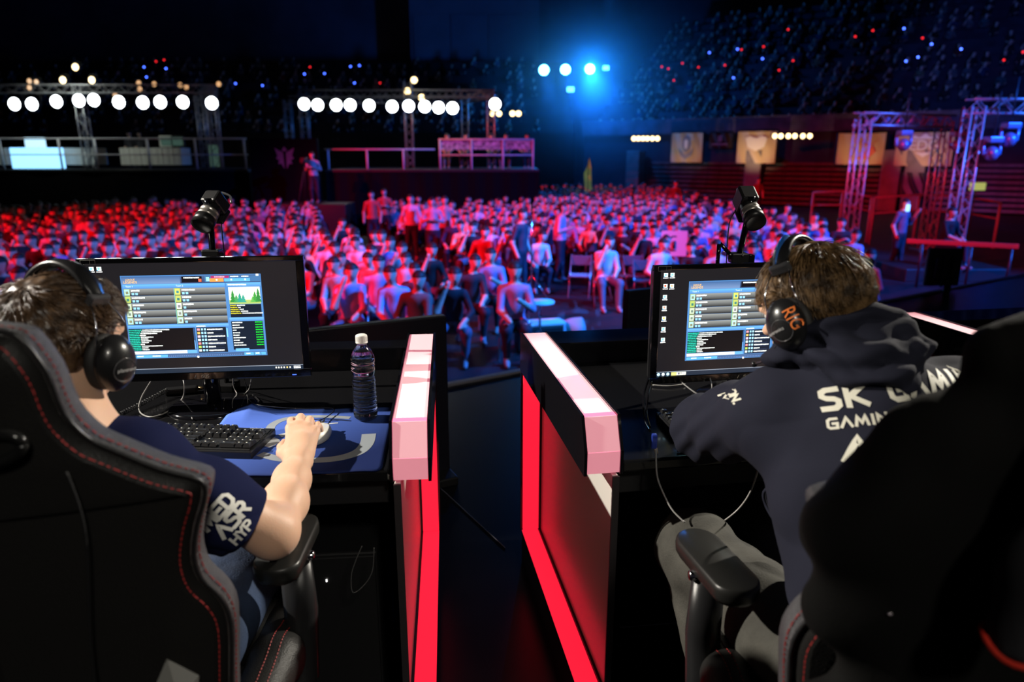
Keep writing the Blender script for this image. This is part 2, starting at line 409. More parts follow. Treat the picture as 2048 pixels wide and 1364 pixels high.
# the blue beams
for i, (x, y, nm) in enumerate(((1088,140,'cyan-blue beam lamp, first of three, farthest from the banners'), (1131,139,'smaller cyan-blue beam lamp between its two neighbours'), (1180,138,'brightest cyan-blue beam lamp with a wide glow around it'))):
    lamp((x, y), 47, PB, nm, None)
for (x, y, sx, nm) in ((1212,136,.25,'small cyan rectangular panel lamp beside the brightest blue beam lamp'), (1141,179,.3,'small pale blue rectangular panel lamp hanging below the three blue beams')):
    m = MB(); m.box((0,0,0), (sx*1.5, .1, sx), bev=.02)
    tag(m.build('panel_lamp', mat('panel_glow', (1,1,1), .5, emit=(.15, .6, 1), es=3), None, Matrix.Translation(aty(x, y, 47))), nm, 'panel lamp')

# haze hanging under the blue beams, lit by their spots
hz = bpy.data.materials.new('haze'); hz.use_nodes = True; nt = hz.node_tree; nt.nodes.clear()
vs = nt.nodes.new('ShaderNodeVolumeScatter'); vs.inputs['Density'].default_value = .017; vs.inputs['Anisotropy'].default_value = .3
tc = nt.nodes.new('ShaderNodeTexCoord'); mp = nt.nodes.new('ShaderNodeMapping'); mp.inputs['Scale'].default_value = (1/10, 1/6.5, 1/7.5); nt.links.new(tc.outputs['Object'], mp.inputs[0])
gt = nt.nodes.new('ShaderNodeTexGradient'); gt.gradient_type = 'QUADRATIC_SPHERE'; nt.links.new(mp.outputs[0], gt.inputs[0])
mm_ = nt.nodes.new('ShaderNodeMath'); mm_.operation = 'MULTIPLY'; mm_.inputs[1].default_value = .085; nt.links.new(gt.outputs['Fac'], mm_.inputs[0]); nt.links.new(mm_.outputs[0], vs.inputs['Density'])
ou = nt.nodes.new('ShaderNodeOutputMaterial'); nt.links.new(vs.outputs[0], ou.inputs['Volume'])
hb = MB(); hb.box((0, 0, 0), (22, 14, 16)); tag(hb.build('haze', hz, None, Matrix.Translation((5.2, 44, 6.5))), 'thin blue stage haze under the beam lamps', 'haze', kind='stuff')
bl = [aty(1088,140,46.6), aty(1131,139,46.6), aty(1180,138,46.6)]
for i, p in enumerate(bl):
    spot('beam_spot', p, p+Vector((.6-.3*i, -7.5, -4.2)), (3200, 2600, 11000)[i], (.008, .15, 1), (22, 22, 46)[i], .9, .18)
l = bpy.data.lights.new('beam_glow', 'POINT'); l.energy = 2600; l.color = (.008, .2, 1); l.shadow_soft_size = .3
o = bpy.data.objects.new('beam_glow', l); C.objects.link(o); o.location = bl[2]+Vector((0, -.5, 0))

# ---------------------------------------------------------------- press platform
white_rail = mat('white_rail', (.6, .6, .62), .4); skirt_m = mat('skirt_cloth', (.005, .005, .006), .9, spec=.05, bump=('wave', 3, .4))
def platform(label, x0, x1, y0, dep, top):
    t = thing('platform', label, 'platform', ((x0+x1)/2, y0+dep/2, 0))
    m = MB(); m.box((0, 0, top-.05), (x1-x0, dep, .1), bev=.01); m.build('deck', BLACK_MATTE, t)
    m = MB(); n = 60
    pts = [(-(x1-x0)/2+(x1-x0)*k/n, -dep/2+.05+.03*sin(k*1.3)) for k in range(n+1)]
    m.poly(pts+[((x1-x0)/2, dep/2-.05), (-(x1-x0)/2, dep/2-.05)], top-.1); m.build('skirt', skirt_m, t); return t
xa, xb, xc = X(496, 28, 2.3), X(650, 28, 2.3), X(1068, 28, 2.3)
platform('long black-skirted platform carrying the white-clothed press tables', -34, xa, 28, 5, PL)
platform('low black platform with white railings beside the blue haze', xb, xc+.2, 28, 5, PL)
def railing(label, x0, x1, y, z0, h, posts, mid=True, mt=white_rail, r=.035):
    t = thing('railing', label, 'railing', ((x0+x1)/2, y, z0)); ox = (x0+x1)/2
    m = MB(); m.tube([(x0-ox, 0, h), (x1-ox, 0, h)], r, 6); m.build('top_rail', mt, t)
    if mid: m = MB(); m.tube([(x0-ox, 0, h*.48), (x1-ox, 0, h*.48)], r*.8, 6); m.build('middle_rail', mt, t)
    for x in posts: m = MB(); m.tube([(x-ox, 0, 0), (x-ox, 0, h)], r*1.15, 6); m.build('post', mt, t)
    return t
railing('long white tube railing along the press tables', -34, xa, 28.1, PL, 1.15, [X(q, 28, 2.8) for q in (-80, 0, 118, 190, 295, 390, 488)])
railing('white railing with a single low rail on the middle platform', xb, X(870, 28, 2.3), 28.1, PL, .75, [X(q, 28, 2.8) for q in (655, 733, 806)], mid=False)
rl = railing('white railing with a lattice band and people behind it', X(878, 28, 2.3), xc, 28.05, PL, 1.12, [X(q, 28, 2.8) for q in (880, 943, 1006, 1066)])
ox = rl.location.x; m = MB(); m.box((0, .05, .93), (xc-X(878, 28, 2.3), .03, .36)); m.build('lattice_band', mat('lattice_band', (.32, .34, .36), .6, var=(9, .8)), rl)
# press tables with white cloths
cloth_w = mat('white_cloth', (.7, .7, .64), .8, bump=('noise', 30, .4))
def press_table(label, px0, px1, y, h=.78):
    x0, x1 = X(px0, y, 3), X(px1, y, 3); t = thing('press_table', label, 'table', ((x0+x1)/2, y, PL)); w_ = x1-x0
    m = MB(); m.box((0, 0, h), (w_, .8, .04), bev=.01); m.build('tabletop', BLACK_MATTE, t)
    m = MB(); n = 28; front = [(-w_/2-.03+(w_+.06)*k/n, -.43-.03*abs(sin(k*1.9))) for k in range(n+1)]
    m.poly(front+[(w_/2+.03, .42), (-w_/2-.03, .42)], h+.04-.15, z0=.15); m.build('cloth', cloth_w, t); return t
press_table('white-clothed press table beside the railing corner, longest of the three', 252, 370, 29.6)
press_table('white-clothed press table behind the bright blue screen', -40, 25, 29.8)
press_table('short white-clothed press table next to the bright blue screen', 128, 200, 29.8)
spot('press_flood', (-17, 26.5, 6.5), (-17, 30, 2.8), 260, (.9, 1, .9), 110, .8, .4)
spot('press_flood', (-3, 27, 6.0), (-3, 31, 2.8), 110, (.9, 1, .9), 110, .8, .4)
# light-blue box on the press platform, its brightness put in as emission
t = thing('bright_box', 'bright light-blue video screen standing on the press platform', 'screen', (X(75, 28.8, 2.8), 28.8, PL))
m = MB(); m.box((0, 0, .42), (2.1, .08, .8), bev=.02); m.build('panel', mat('bright_box_glow', (.3, .6, 1), .4, emit=(.25, .6, 1), es=2), t)
m = MB(); m.box((0, 0, 1.02), (.8, .08, .38), bev=.02); m.build('top_panel', mat('bright_box_top_glow', (.5, .8, 1), .4, emit=(.5, .8, 1), es=1.2), t)
m = MB(); m.box((0, .2, .35), (1.6, .3, .7)); m.build('stand', BLACK_MATTE, t)
# chairs, cases and small monitors at the press tables
for i, (px, py) in enumerate(((262, 258), (285, 262), (1010, 268), (930, 270), (985, 270), (905, 268), (1055, 262))):
    pass
for i, px in enumerate((345, 368, 450)):
    p = (X(px, 30.0, 3.2), 29.5 if px < 400 else 28.9, PL+(.82 if px < 400 else 0))
    t = thing('flat_monitor', ['white-framed small monitor on the long press table', 'dark monitor with green picture on the long press table', 'tall glass-fronted case by the railing corner'][i], 'monitor' if i < 2 else 'case', p)
    m = MB(); hh = .45 if i < 2 else .95; m.box((0, 0, hh/2+.03), (.55, .06, hh), bev=.015); m.build('frame', (cloth_w, BLACK_MATTE, GREY_METAL)[i], t)
    m = MB(); m.box((0, -.035, hh/2+.03), (.42, .01, hh-.12)); m.build('display', mat('dim_green_%d' % i, (.03,.06,.05), .3, emit=(.1,.2,.16), es=.3), t)

# black hoarding with an emblem, between the platforms
t = thing('hoarding', 'tall black hoarding with a faint wing emblem between the two platforms', 'hoarding', (X(573, 27.5, 2), 27.5, 0))
m = MB(); wh = X(640, 27.5, 2)-X(505, 27.5, 2); m.box((0, 0, 1.72), (wh, .3, 3.44), bev=.03); m.build('panel', mat('hoarding_dull', (.004,.004,.005), .9, spec=.05), t)
emb = mat('emblem_grey', (.12, .12, .16), .7)
def emblem(parent, M, mt, s=1.0, name='emblem'):
    m = MB()
    for sx in (-1, 1):
        m.add([(sx*a*s, 0, b*s) for a, b in ((.06,.25),(.42,.45),(.30,.12),(.38,.02),(.24,-.06),(.30,-.2),(.16,-.2),(.05,-.42))], [tuple(range(8))])
        m.add([(sx*a*s, 0, b*s) for a, b in ((.0,.5),(.12,.34),(.0,.3))], [(0,1,2)])
    return m.build(name, mt, parent, M)
emblem(t, Matrix.Translation((.05, -.16, 2.7)), emb, .9)

# ---------------------------------------------------------------- banners on the stand
ban_cloth = mat('banner_cloth', (.62, .50, .32), .75, bump=('noise', 6, .5)); dark_cloth = mat('banner_dark', (.05, .045, .04), .8)
pale_print = mat('banner_pale_print', (.86, .84, .78), .7); red_print = mat('banner_red_print', (.75, .18, .12), .7); grey_print = mat('banner_grey_print', (.30, .29, .30), .7)
def banner(label, px0, px1, py0, py1, kind, cloth=ban_cloth, lit=1):
    # where the ray meets the stand's face, just before the parapet
    r0 = ray((px0+px1)/2, (py0+py1)/2)
    off = SA-sn*.55; s = (off-CAM).dot(sn)/r0.dot(sn); c = CAM+r0*s; dd = c.y
    def hit(px, py):
        r = ray(px, py); return CAM+r*((off-CAM).dot(sn)/r.dot(sn))
    w_ = (hit(px1, (py0+py1)/2)-hit(px0, (py0+py1)/2)).length; h_ = hit((px0+px1)/2, py0).z-hit((px0+px1)/2, py1).z
    t = thing('banner', label, 'banner', c, atan2(sd.y, sd.x))
    m = MB(); n, k = 26, 12; vs = []
    for j in range(k+1):
        for i in range(n+1):
            u, v = i/n-.5, j/k-.5
            sag = .12*(1-4*u*u)*max(0, v) if kind in ('edge', 'wing') else 0
            yy = .05*sin((u*1.2+v*.8)*9)*(.5-v)+.03*sin(u*17+v*5)
            vs.append((u*w_, yy, v*h_-sag*.5))
    m.smooth = True
    m.add(vs, [(j*(n+1)+i, j*(n+1)+i+1, (j+1)*(n+1)+i+1, (j+1)*(n+1)+i) for j in range(k) for i in range(n)]); m.build('cloth', cloth, t)
    fr = MB()
    for a, b in (((-w_/2-.06, .09, h_/2+.05), (w_/2+.06, .09, h_/2+.05)), ((-w_/2-.06, .09, -h_/2-.05), (w_/2+.06, .09, -h_/2-.05)), ((-w_/2-.06, .09, -h_/2), (-w_/2-.06, .09, h_/2)), ((w_/2+.06, .09, -h_/2), (w_/2+.06, .09, h_/2))):
        fr.tube([a, b], .05, 4)
    fr.build('frame', BLACK_MATTE, t)
    F_ = Matrix.Translation((0, -.10, 0))
    if kind == 'shield':
        m = MB(); m.add([(a*h_, 0, b*h_) for a, b in ((0,.4),(.13,.3),(.15,.05),(.08,-.1),(0,-.16),(-.08,-.1),(-.15,.05),(-.13,.3))], [tuple(range(8))])
        m.add([(a*h_, 0, b*h_) for a, b in ((-.27,-.02),(-.2,-.26),(0,-.4),(.2,-.26),(.27,-.02),(.12,-.17),(0,-.23),(-.12,-.17))], [tuple(range(8))]); m.build('emblem', grey_print, t, F_)
        m = MB(); m.add([(a*h_, -.01, b*h_) for a, b in ((0,.3),(.07,.22),(.06,.02),(0,-.05),(-.06,.02),(-.07,.22))], [tuple(range(6))]); m.build('emblem_centre', pale_print, t, F_)
    if kind == 'crest':
        m = MB(); m.add([(a*h_, 0, b*h_) for a, b in ((-.35,.3),(-.2,.36),(0,.3),(.2,.36),(.35,.3),(.27,.02),(0,-.12),(-.27,.02))], [tuple(range(8))]); m.build('emblem', pale_print, t, F_)
    if kind == 'small':
        m = MB(); m.box((0, 0, .12*h_), (.3*h_, .01, .4*h_)); m.box((0, 0, -.25*h_), (1.1*h_, .01, .12*h_)); m.build('emblem', grey_print, t, F_)
    if kind == 'wing':
        m = MB()
        for k in range(5):
            a = .6+k*.42; m.add([(cos(a)*.1, 0, sin(a)*.1), (cos(a+.1)*h_*.55*(1-.08*k), 0, sin(a+.1)*h_*.45), (cos(a+.3)*.2, 0, sin(a+.3)*.2)], [(0,1,2)])
        m.add([(a*h_, 0, b*h_) for a, b in ((-.1,-.2),(.2,.1),(.32,-.1),(.1,-.35),(-.2,-.3))], [tuple(range(5))])
        m.build('emblem', red_print, t, Matrix.Translation((.15*h_, -.12, 0)))
    if kind == 'edge':
        me = text_mesh('EDG', h_*.42, spacing=.95); me.materials.append(pale_print)
        link('lettering', me, t, Matrix.Translation((0, -.12, h_*.1)) @ Matrix.Rotation(pi/2, 4, 'X'))
        m = MB(); m.add([(a*h_, 0, b*h_) for a, b in ((-.35,.3),(-.3,.42),(-.15,.34),(0,.46),(.15,.34),(.3,.42),(.35,.3))], [tuple(range(7))])
        m.add([(a*h_, 0, b*h_) for a, b in ((-.22,-.1),(.22,-.1),(0,-.24))], [(0,1,2)]); m.build('emblem', pale_print, t, F_)
    if lit:
        p = c-sn*2.2+Vector((0, 0, -1.3)); 
        spot('banner_spot', p, c, lit, (1, .74, .42), 75, .9, .1)
    return t
banner('gold banner with a grey shield and wreath emblem on the stand front', 1342, 1404, 266, 325, 'shield', lit=70)
banner('small dark banner with a pale badge between two gold ones', 1419, 1463, 266, 296, 'small', dark_cloth, lit=0)
banner('brightest gold banner with a washed-out crest', 1474, 1551, 263, 327, 'crest', lit=190)
banner('gold banner with a red winged emblem behind the truss upright', 1674, 1768, 266, 329, 'wing', lit=90)
banner('sagging gold banner lettered EDG seen through the truss', 1790, 1905, 264, 332, 'edge', lit=90)
banner('black hoarding with a purple wing emblem below the gold banners', 1800, 1862, 345, 392, 'none', BLACK_MATTE, lit=0)

# ---------------------------------------------------------------- trusses, railings and people beside the bleachers
def R3(px, py, d): return tuple(aty(px, py, d))
def frame_truss(label, pa, pb, d, ztop, db=None):
    a = Vector((X(pa, d, ztop), d, ztop)); d2 = db or d; b = Vector((X(pb, d2, ztop), d2, ztop))
    t = thing('lighting_truss', label, 'truss', (a.x, a.y, 0)); Mi = Matrix.Translation((-a.x, -a.y, 0))
    for nm, p, q in (('upright', (a.x, a.y, 0), a), ('upright', (b.x, b.y, 0), b), ('crossbeam', a+Vector((-.15,0,0)), b+Vector((.15,0,0)))):
        truss_part(nm, p, q, .32, t, Mi, r=.026, mt=truss_m)
    for q in (a, b):
        m = MB(); m.box((q.x, q.y, .03), (.7, .7, .06), bev=.01); m.build('foot_plate', DARK_METAL, t, Mi)
    return t, a, b
t1, ta, tb = frame_truss('blue-lit goal-shaped truss standing before the EDG banner', 1727, 1890, 20, aty(1730, 238, 20).z, 21.5)
t2, tc, td = frame_truss('taller blue-lit truss at the end of the bleachers, cut by the frame', 1950, 2170, 17.5, aty(1960, 213, 17.5).z, 17.5)
blue_h = mat('fixture_blue_lit', (.25, .32, .6), .3, .4)  # blue light on the fixtures put into their base colour
for i in range(6):     # lamps hanging from the crossbeams
    p = ta.lerp(tb, (i+.7)/6.6)
    t = thing('par_can', 'slim par can hanging from the goal-shaped truss', 'stage lamp', p+Vector((0, 0, -.05)), group='par cans on the goal-shaped truss')
    m = MB(); m.lathe([(.0, -.18), (.05, -.18), (.065, .1), (.07, .12), (.0, .12)], 10, Matrix.Rotation(.7, 4, 'Y')); m.build('can', blue_h, t)
    m = MB(); m.tube([(0,0,0), (0,0,.2)], .012, 4); m.build('clamp', DARK_METAL, t)
for i, (px, py, d) in enumerate(((1808, 275, 20.3), (1915, 277, 20.8), (1985, 290, 17.2), (2020, 262, 17.2))):
    p = aty(px, py, d)
    t = thing('moving_head_lamp', ['blue-lit box-shaped moving lamp beside the EDG banner', 'blue-lit box-shaped moving lamp on the far side of the EDG banner', 'large moving lamp hanging under the taller truss', 'moving lamp hanging high under the taller truss corner'][i], 'stage lamp', p)
    m = MB(); m.box((0, 0, .12), (.34, .3, .14), bev=.03); m.build('base', blue_h, t)
    m = MB(); m.tube([(-.2, 0, .08), (-.2, 0, -.2), (-.1, 0, -.26)], .035, 6); m.tube([(.2, 0, .08), (.2, 0, -.2), (.1, 0, -.26)], .035, 6); m.build('yoke', blue_h, t)
    m = MB(); m.ell((0, -.02, -.2), (.15, .18, .17), 14, 9); m.build('head', blue_h, t)
    m = MB(); m.tube([(0,0,.15), (0,0,1.2 if i != 1 else .8)], .02, 5); m.build('hanger', DARK_METAL, t)
violet_rail = mat('violet_rail', (.28, .27, .34), .4)
def rail_path(label, pts, h, mids=1, r=.035):
    b = Vector(pts[0]); t = thing('railing', label, 'railing', b)
    L = [Vector(p)-b for p in pts]; up = Vector((0, 0, h))
    m = MB(); m.tube([p+up for p in L], r, 6); m.build('top_rail', violet_rail, t)
    for k in range(mids): m = MB(); m.tube([p+up*(.5) for p in L], r*.8, 6); m.build('middle_rail', violet_rail, t)
    for i in range(len(L)): m = MB(); m.tube([(L[i].x, L[i].y, -b.z), L[i]+up], r*1.2, 6); m.build('post', violet_rail, t)
    return t
g = lambda px, py, z: atz(px, py, z)
def rp(px, py, d): p = aty(px, py, d); return p
rail_path('grey tube railing of the ramp before the bleachers', [rp(1622, 437, 25), rp(1680, 436, 24.3), rp(1737, 450, 23.5)], .9)
rail_path('grey tube railing running behind the goal-shaped truss', [rp(1742, 458, 23), rp(1830, 452, 23), rp(1920, 456, 23), rp(1990, 470, 22)], 1.0)
t = thing('barrier', 'red horizontal barrier bar before the seated operator', 'barrier', tuple(rp(1925, 560, 15)))
p0, p1 = rp(1815, 476, 15.5)-t.location, rp(2036, 499, 14.5)-t.location
m = MB(); m.box(((p0+p1)/2), ((p1-p0).length, .06, .1), bev=.01, rz=atan2(p1.y-p0.y, p1.x-p0.x)); m.build('bar', mat('barrier_red', (.7, .04, .03), .5, emit=(.6,.01,.01), es=.0), t)
for q in (.15, .6, .95):
    c_ = p0.lerp(p1, q); m = MB(); m.tube([c_, (c_.x, c_.y, -t.location.z)], .03, 6); m.build('post', DARK_METAL, t)
spot('barrier_red_spot', (8, 10, 3.0), (14.0, 15, 1.1), 3500, (1, .05, .04), 46, .7, .1)
# green exit light and small lit box
m = MB(); m.box((0,0,0), (.45, .08, .22), bev=.02)
xl = thing('exit_light', 'small yellow-green lit box on a thin post beside the taller truss', 'light', tuple(rp(1955, 373, 21))); m.build('lit_face', mat('exit_glow', (.4,.6,.2), .5, emit=(.5,.75,.2), es=.55), xl)
m = MB(); m.tube([(0,.06,.1),(0,.06,-xl.location.z)], .02, 6); m.build('post', DARK_METAL, xl)
# back of a flat screen on a stand, between stage and bleachers
t = thing('flat_screen', 'back of a large flat screen on a stand beside the booths', 'screen', (X(1882, 7.6, 1.4), 7.6, 0))
sw = X(1918, 7.6, 2)-X(1848, 7.6, 2); zt_ = aty(1882, 497, 7.6).z; zb_ = aty(1882, 572, 7.6).z
m = MB(); m.box((0, .03, (zt_+zb_)/2), (sw, .05, zt_-zb_), bev=.015); m.build('shell', mat('screen_back', (.06, .065, .08), .5), t)
m = MB(); m.box((0, -.01, (zt_+zb_)/2), (sw*.62, .06, (zt_-zb_)*.6), bev=.015); m.build('rear_cover', MATS['screen_back'], t)
m = MB()
for sx in (-1, 1): m.box((sx*sw*.12, -.06, (zt_+zb_)/2-.03), (.025, .03, (zt_-zb_)*.85))
m.build('bracket', DARK_METAL, t)
m = MB(); m.tube([(0, -.1, 0), (0, -.1, zb_+.1)], .035, 8); m.box((0, -.1, .02), (.6, .5, .04), bev=.01); m.build('stand_pole', DARK_METAL, t)
for i, (px, py0, py1, d, w_) in enumerate(((1660, 500, 600, 9.5, .9), (1280, 582, 665, 3.4, .2))):
    pass
# loudspeaker cabinets on the floor beyond the stage edge
for i, (px0, px1, py0, d) in enumerate(((1640, 1722, 512, 9.5),)):
    x0, x1 = X(px0, d, 1), X(px1, d, 1); zt_ = aty(px0, py0, d).z
    t = thing('loudspeaker', 'big black loudspeaker cabinet standing past the stage edge', 'loudspeaker', ((x0+x1)/2, d, 0))
    m = MB(); m.box((0, 0, zt_/2), (x1-x0, .5, zt_), bev=.02); m.build('cabinet', mat('cabinet_black', (.012,.014,.02), .5), t)
    m = MB(); m.box((0, -.26, zt_/2), ((x1-x0)*.88, .03, zt_*.9), bev=.01); m.build('grille', mat('grille_black', (.01,.01,.012), .7, bump=('voronoi', 150, .6)), t)

# ---------------------------------------------------------------- tiny lights held up in the dark stands
dotb = mat('wristband_blue', (0,0,0), .5, emit=(.05, .12, 1), es=9); dotr = mat('wristband_red', (0,0,0), .5, emit=(1, .02, .03), es=2.2)
def ring(mt):
    m = MB(); n = 12; m.smooth = True
    P = [(cos(2*pi*k/n)*.035, 0, sin(2*pi*k/n)*.035) for k in range(n)]
    m.tube(P+[P[0]], .022, 6); return m.mesh('wristband', mt)
rb, rr = ring(dotb), ring(dotr)
blues = [(1421,106),(1477,99),(1527,118),(1469,156),(1431,195),(1389,207),(1621,181),(1640,174),(1609,207),(1809,58),(1864,89),(1837,115),(1813,123),(1923,99),(1912,177),(1861,206),(1843,253)]
reds = [(1326,134),(1339,138),(1367,127),(1399,135),(1452,131),(1578,60),(1485,100),(1529,94),(1560,141),(1588,122),(1712,74),(1747,62),(1846,77),(2008,121),(2046,105),(1834,212),(1938,177),(1350,161)]
def dotloc(px, py, d0=None):
    r = ray(px, py)
    if d0: return CAM+r*(d0/r.y)
    off = SA+sn*5; return CAM+r*((off-CAM).dot(sn)/r.dot(sn))-sn*.2
for p in blues: 
    o = link('glowing_wristband', rb, None, Matrix.Translation(dotloc(*p)), label='tiny blue glowing wristband held up in the dark raked stand', cat='wristband', group='blue wristbands in the raked stand')
for p in reds:
    o = link('glowing_wristband', rr, None, Matrix.Translation(dotloc(*p)), label='tiny red glowing wristband held up in the dark raked stand', cat='wristband', group='red wristbands in the raked stand')
for p in [(288,134),(293,154),(332,137),(471,167),(525,171),(609,148),(649,147),(701,133),(719,131),(671,192),(709,166)]:
    link('glowing_wristband', rb, None, Matrix.Translation(dotloc(*p, 52)), label='tiny blue glowing wristband in the dark stand above the lamp trusses', cat='wristband', group='blue wristbands above the lamp trusses')
for p in [(312,123),(328,120),(620,134),(760,166),(658,187)]:
    link('glowing_wristband', rr, None, Matrix.Translation(dotloc(*p, 52)), label='tiny red glowing wristband in the dark stand above the lamp trusses', cat='wristband', group='red wristbands above the lamp trusses')
# ================================================================ spectators
shirt_obj = mat('shirt', (.5,.5,.5), .8, objcol=True); far_skin = mat('far_skin', (.62, .42, .32), .6)
far_hair = mat('far_hair', (.015, .012, .01), .6); trouser_m = mat('far_trousers', (.02, .024, .04), .8); trouser_l = mat('far_trousers_pale', (.10, .12, .18), .8)
shoe_m = mat('far_shoes', (.25, .25, .27), .6)
def sit_field(h, pose):
    """a seated person facing -Y, feet at z=0, seat at .45"""
    f = Field(h, .05); rng = random.Random(pose*13+5); lean = (.0, .12, .05, .18, -.03, .09, 0, .15)[pose]; hd = (.0, .06, -.04, .05, .03, 0, .05, -.03)[pose]
    S = Vector((0, -lean, 1.02)); f.chain([((0, .05, .52), .15), ((0, .03-lean*.4, .78), .145), ((0, -lean*.8, .98), .13)])
    f.cap((-.14, -lean, 1.0), .075, (.14, -lean, 1.0), .075)
    H = Vector((hd, -lean-.045, 1.245)); f.cap((0, -lean, 1.05), .055, (hd*.7, -lean-.02, 1.16), .05, k=.03)
    f.ell(H, (.075, .095, .115), k=.03); f.cap(H+Vector((0, -.09, -.03)), .018, k=.02)
    f.ell(H+Vector((0, .022, .038)), (.096, .11, .104), k=.02)
    arms = [((-.2,-.14,.74),(-.1,-.36,.66)), ((-.24,-.08,.74),(-.05,-.3,.9)), ((-.27,-.02,.75),(-.14,-.3,.62)), ((-.2,-.2,.78),(-.05,-.16,1.14))]
    a, b = [arms[i] for i in ((0,0),(2,0),(0,2),(3,2),(2,2),(0,1),(3,0),(1,1))[pose]]
    for s, q in ((1, a), (-1, b)):
        e = Vector((q[0][0]*s, q[0][1]-lean, q[0][2])); w_ = Vector((q[1][0]*s, q[1][1]-lean, q[1][2]))
        f.chain([((-.17*s, -lean, 1.0), .06), (e, .047), (w_, .034)], k=.03); f.cap(w_, .038, w_+(w_-e).normalized()*.055, .03, k=.02)
    sp = (.1, .16, .12, .2, .09, .13, .17, .11)[pose]
    for s in (1, -1):
        k_ = Vector((sp*s, -.42, .52)); ft = Vector((sp*s*.9, -.42+(.1 if pose % 2 else -.08), .1))
        f.chain([((.09*s, .02, .5), .105), (k_, .075), (ft, .045)], k=.04); f.cap(ft+Vector((0, 0, -.04)), .045, ft+Vector((0, -.16, -.06)), .035, k=.02)
    return f, H
def stand_field(h, pose):
    f = Field(h, .05); f.chain([((0, 0, .95), .15), ((0, 0, 1.2), .14), ((0, -.02, 1.42), .13)]); f.cap((-.15, -.02, 1.43), .075, (.15, -.02, 1.43), .075)
    H = Vector((0, -.06, 1.68)); f.cap((0, -.02, 1.47), .055, (0, -.04, 1.57), .05, k=.03); f.ell(H, (.075, .095, .115), k=.03); f.cap(H+Vector((0, -.09, -.03)), .018, k=.02)
    f.ell(H+Vector((0, .02, .035)), (.088, .10, .10), k=.02)
    for s in (1, -1):
        if pose == 0: q = ((.26*s, .02, 1.15), (.25*s, -.1, .9))
        elif pose == 1: q = ((.27*s, -.02, 1.18), (.1*s, -.25, 1.25))
        else: q = ((.27*s, -.05, 1.2), (.16*s, -.3, 1.5)) if s > 0 else ((.26*s, .02, 1.15), (.25*s, -.1, .9))
        f.chain([((.18*s, -.02, 1.42), .06), (q[0], .047), (q[1], .035)], k=.03); v = (Vector(q[1])-Vector(q[0])).normalized()*.09; f.cap(q[1], .037, Vector(q[1])+v, .03, k=.02)
        ft = Vector((.13*s, .02-.06*s, .1)); f.chain([((.09*s, 0, .92), .105), ((.11*s, -.02, .5), .07), (ft, .05)], k=.04); f.cap(ft+Vector((0,0,-.05)), .045, ft+Vector((0, -.17, -.06)), .035, k=.02)
    return f, H
def paint_person(me, H, mats, seated=True, sleeves=True):
    def fn(c):
        z, y, x = c[:,2], c[:,1], c[:,0]
        m = np.ones(len(c), int)*1                       # shirt
        leg = (z < (.6 if seated else .98)) & ~((z > .5) & (y > -.12) & seated); m[leg] = 2
        if seated: m[(z > .57) & (y < -.1) & (np.abs(x) > .0) & (z < .63) & (y > -.5) & (z < .6)] = 2
        m[z < .12] = 4
        neck = z > H.z-.17; m[neck & (np.abs(x-H.x) < .1)] = 0
        hair = (z > H.z+.055) | ((y > H.y+.02) & (z > H.z-.1)); m[hair & neck] = 3
        # bare forearms
        d = np.abs(x); arm = (z > (.6 if seated else .85)) & (z < H.z-.1) & ((y < H.y-.14) | ((not seated) & (d > .2) & (z < 1.2)))
        m[arm] = 0
        return m
    return paint(me, mats, fn)
pm = [far_skin, shirt_obj, trouser_m, far_hair, shoe_m]; pm2 = [far_skin, shirt_obj, trouser_l, far_hair, shoe_m]
SEAT = []
for q in range(8):
    f, H = sit_field(.024, q); me = f.mesh('seated_person'); paint_person(me, H, pm if q % 3 else pm2); SEAT.append(me)
STAND = []
for q in range(3):
    f, H = stand_field(.024, q); me = f.mesh('standing_person'); paint_person(me, H, pm, False); STAND.append(me)
LOW = []
for q in (0, 1, 3, 6):
    f, H = sit_field(.05, q); me = f.mesh('low'); paint_person(me, H, pm); LOW.append(me)

# folding chair, built once
def chair_parts():
    s = MB(); s.box((0, 0, .44), (.42, .40, .03), bev=.01)
    b = MB(); b.box((0, .22, .72), (.42, .025, .2), bev=.01)
    l = []
    for sx in (-1, 1):
        for a, c_ in (((sx*.21, .27, 0), (sx*.21, -.16, .46)), ((sx*.21, -.22, 0), (sx*.21, .23, .84))):
            m = MB(); m.tube([a, c_], .012, 6); l.append(m.mesh('leg', MATS['chair_steel']))
    return s.mesh('seat', mat('chair_seat', (.10,.11,.14), .5)), b.mesh('backrest', MATS['chair_seat']), l
mat('chair_steel', (.5,.5,.55), .3, .8)
CS, CB, CL = chair_parts()
def folding_chair(x, y, rz, label, group=None, parts=True):
    t = thing('folding_chair', label, 'chair', (x, y, 0), rz, group)
    link('seat', CS, t); link('backrest', CB, t)
    for l in CL: link('leg', l, t)
    return t

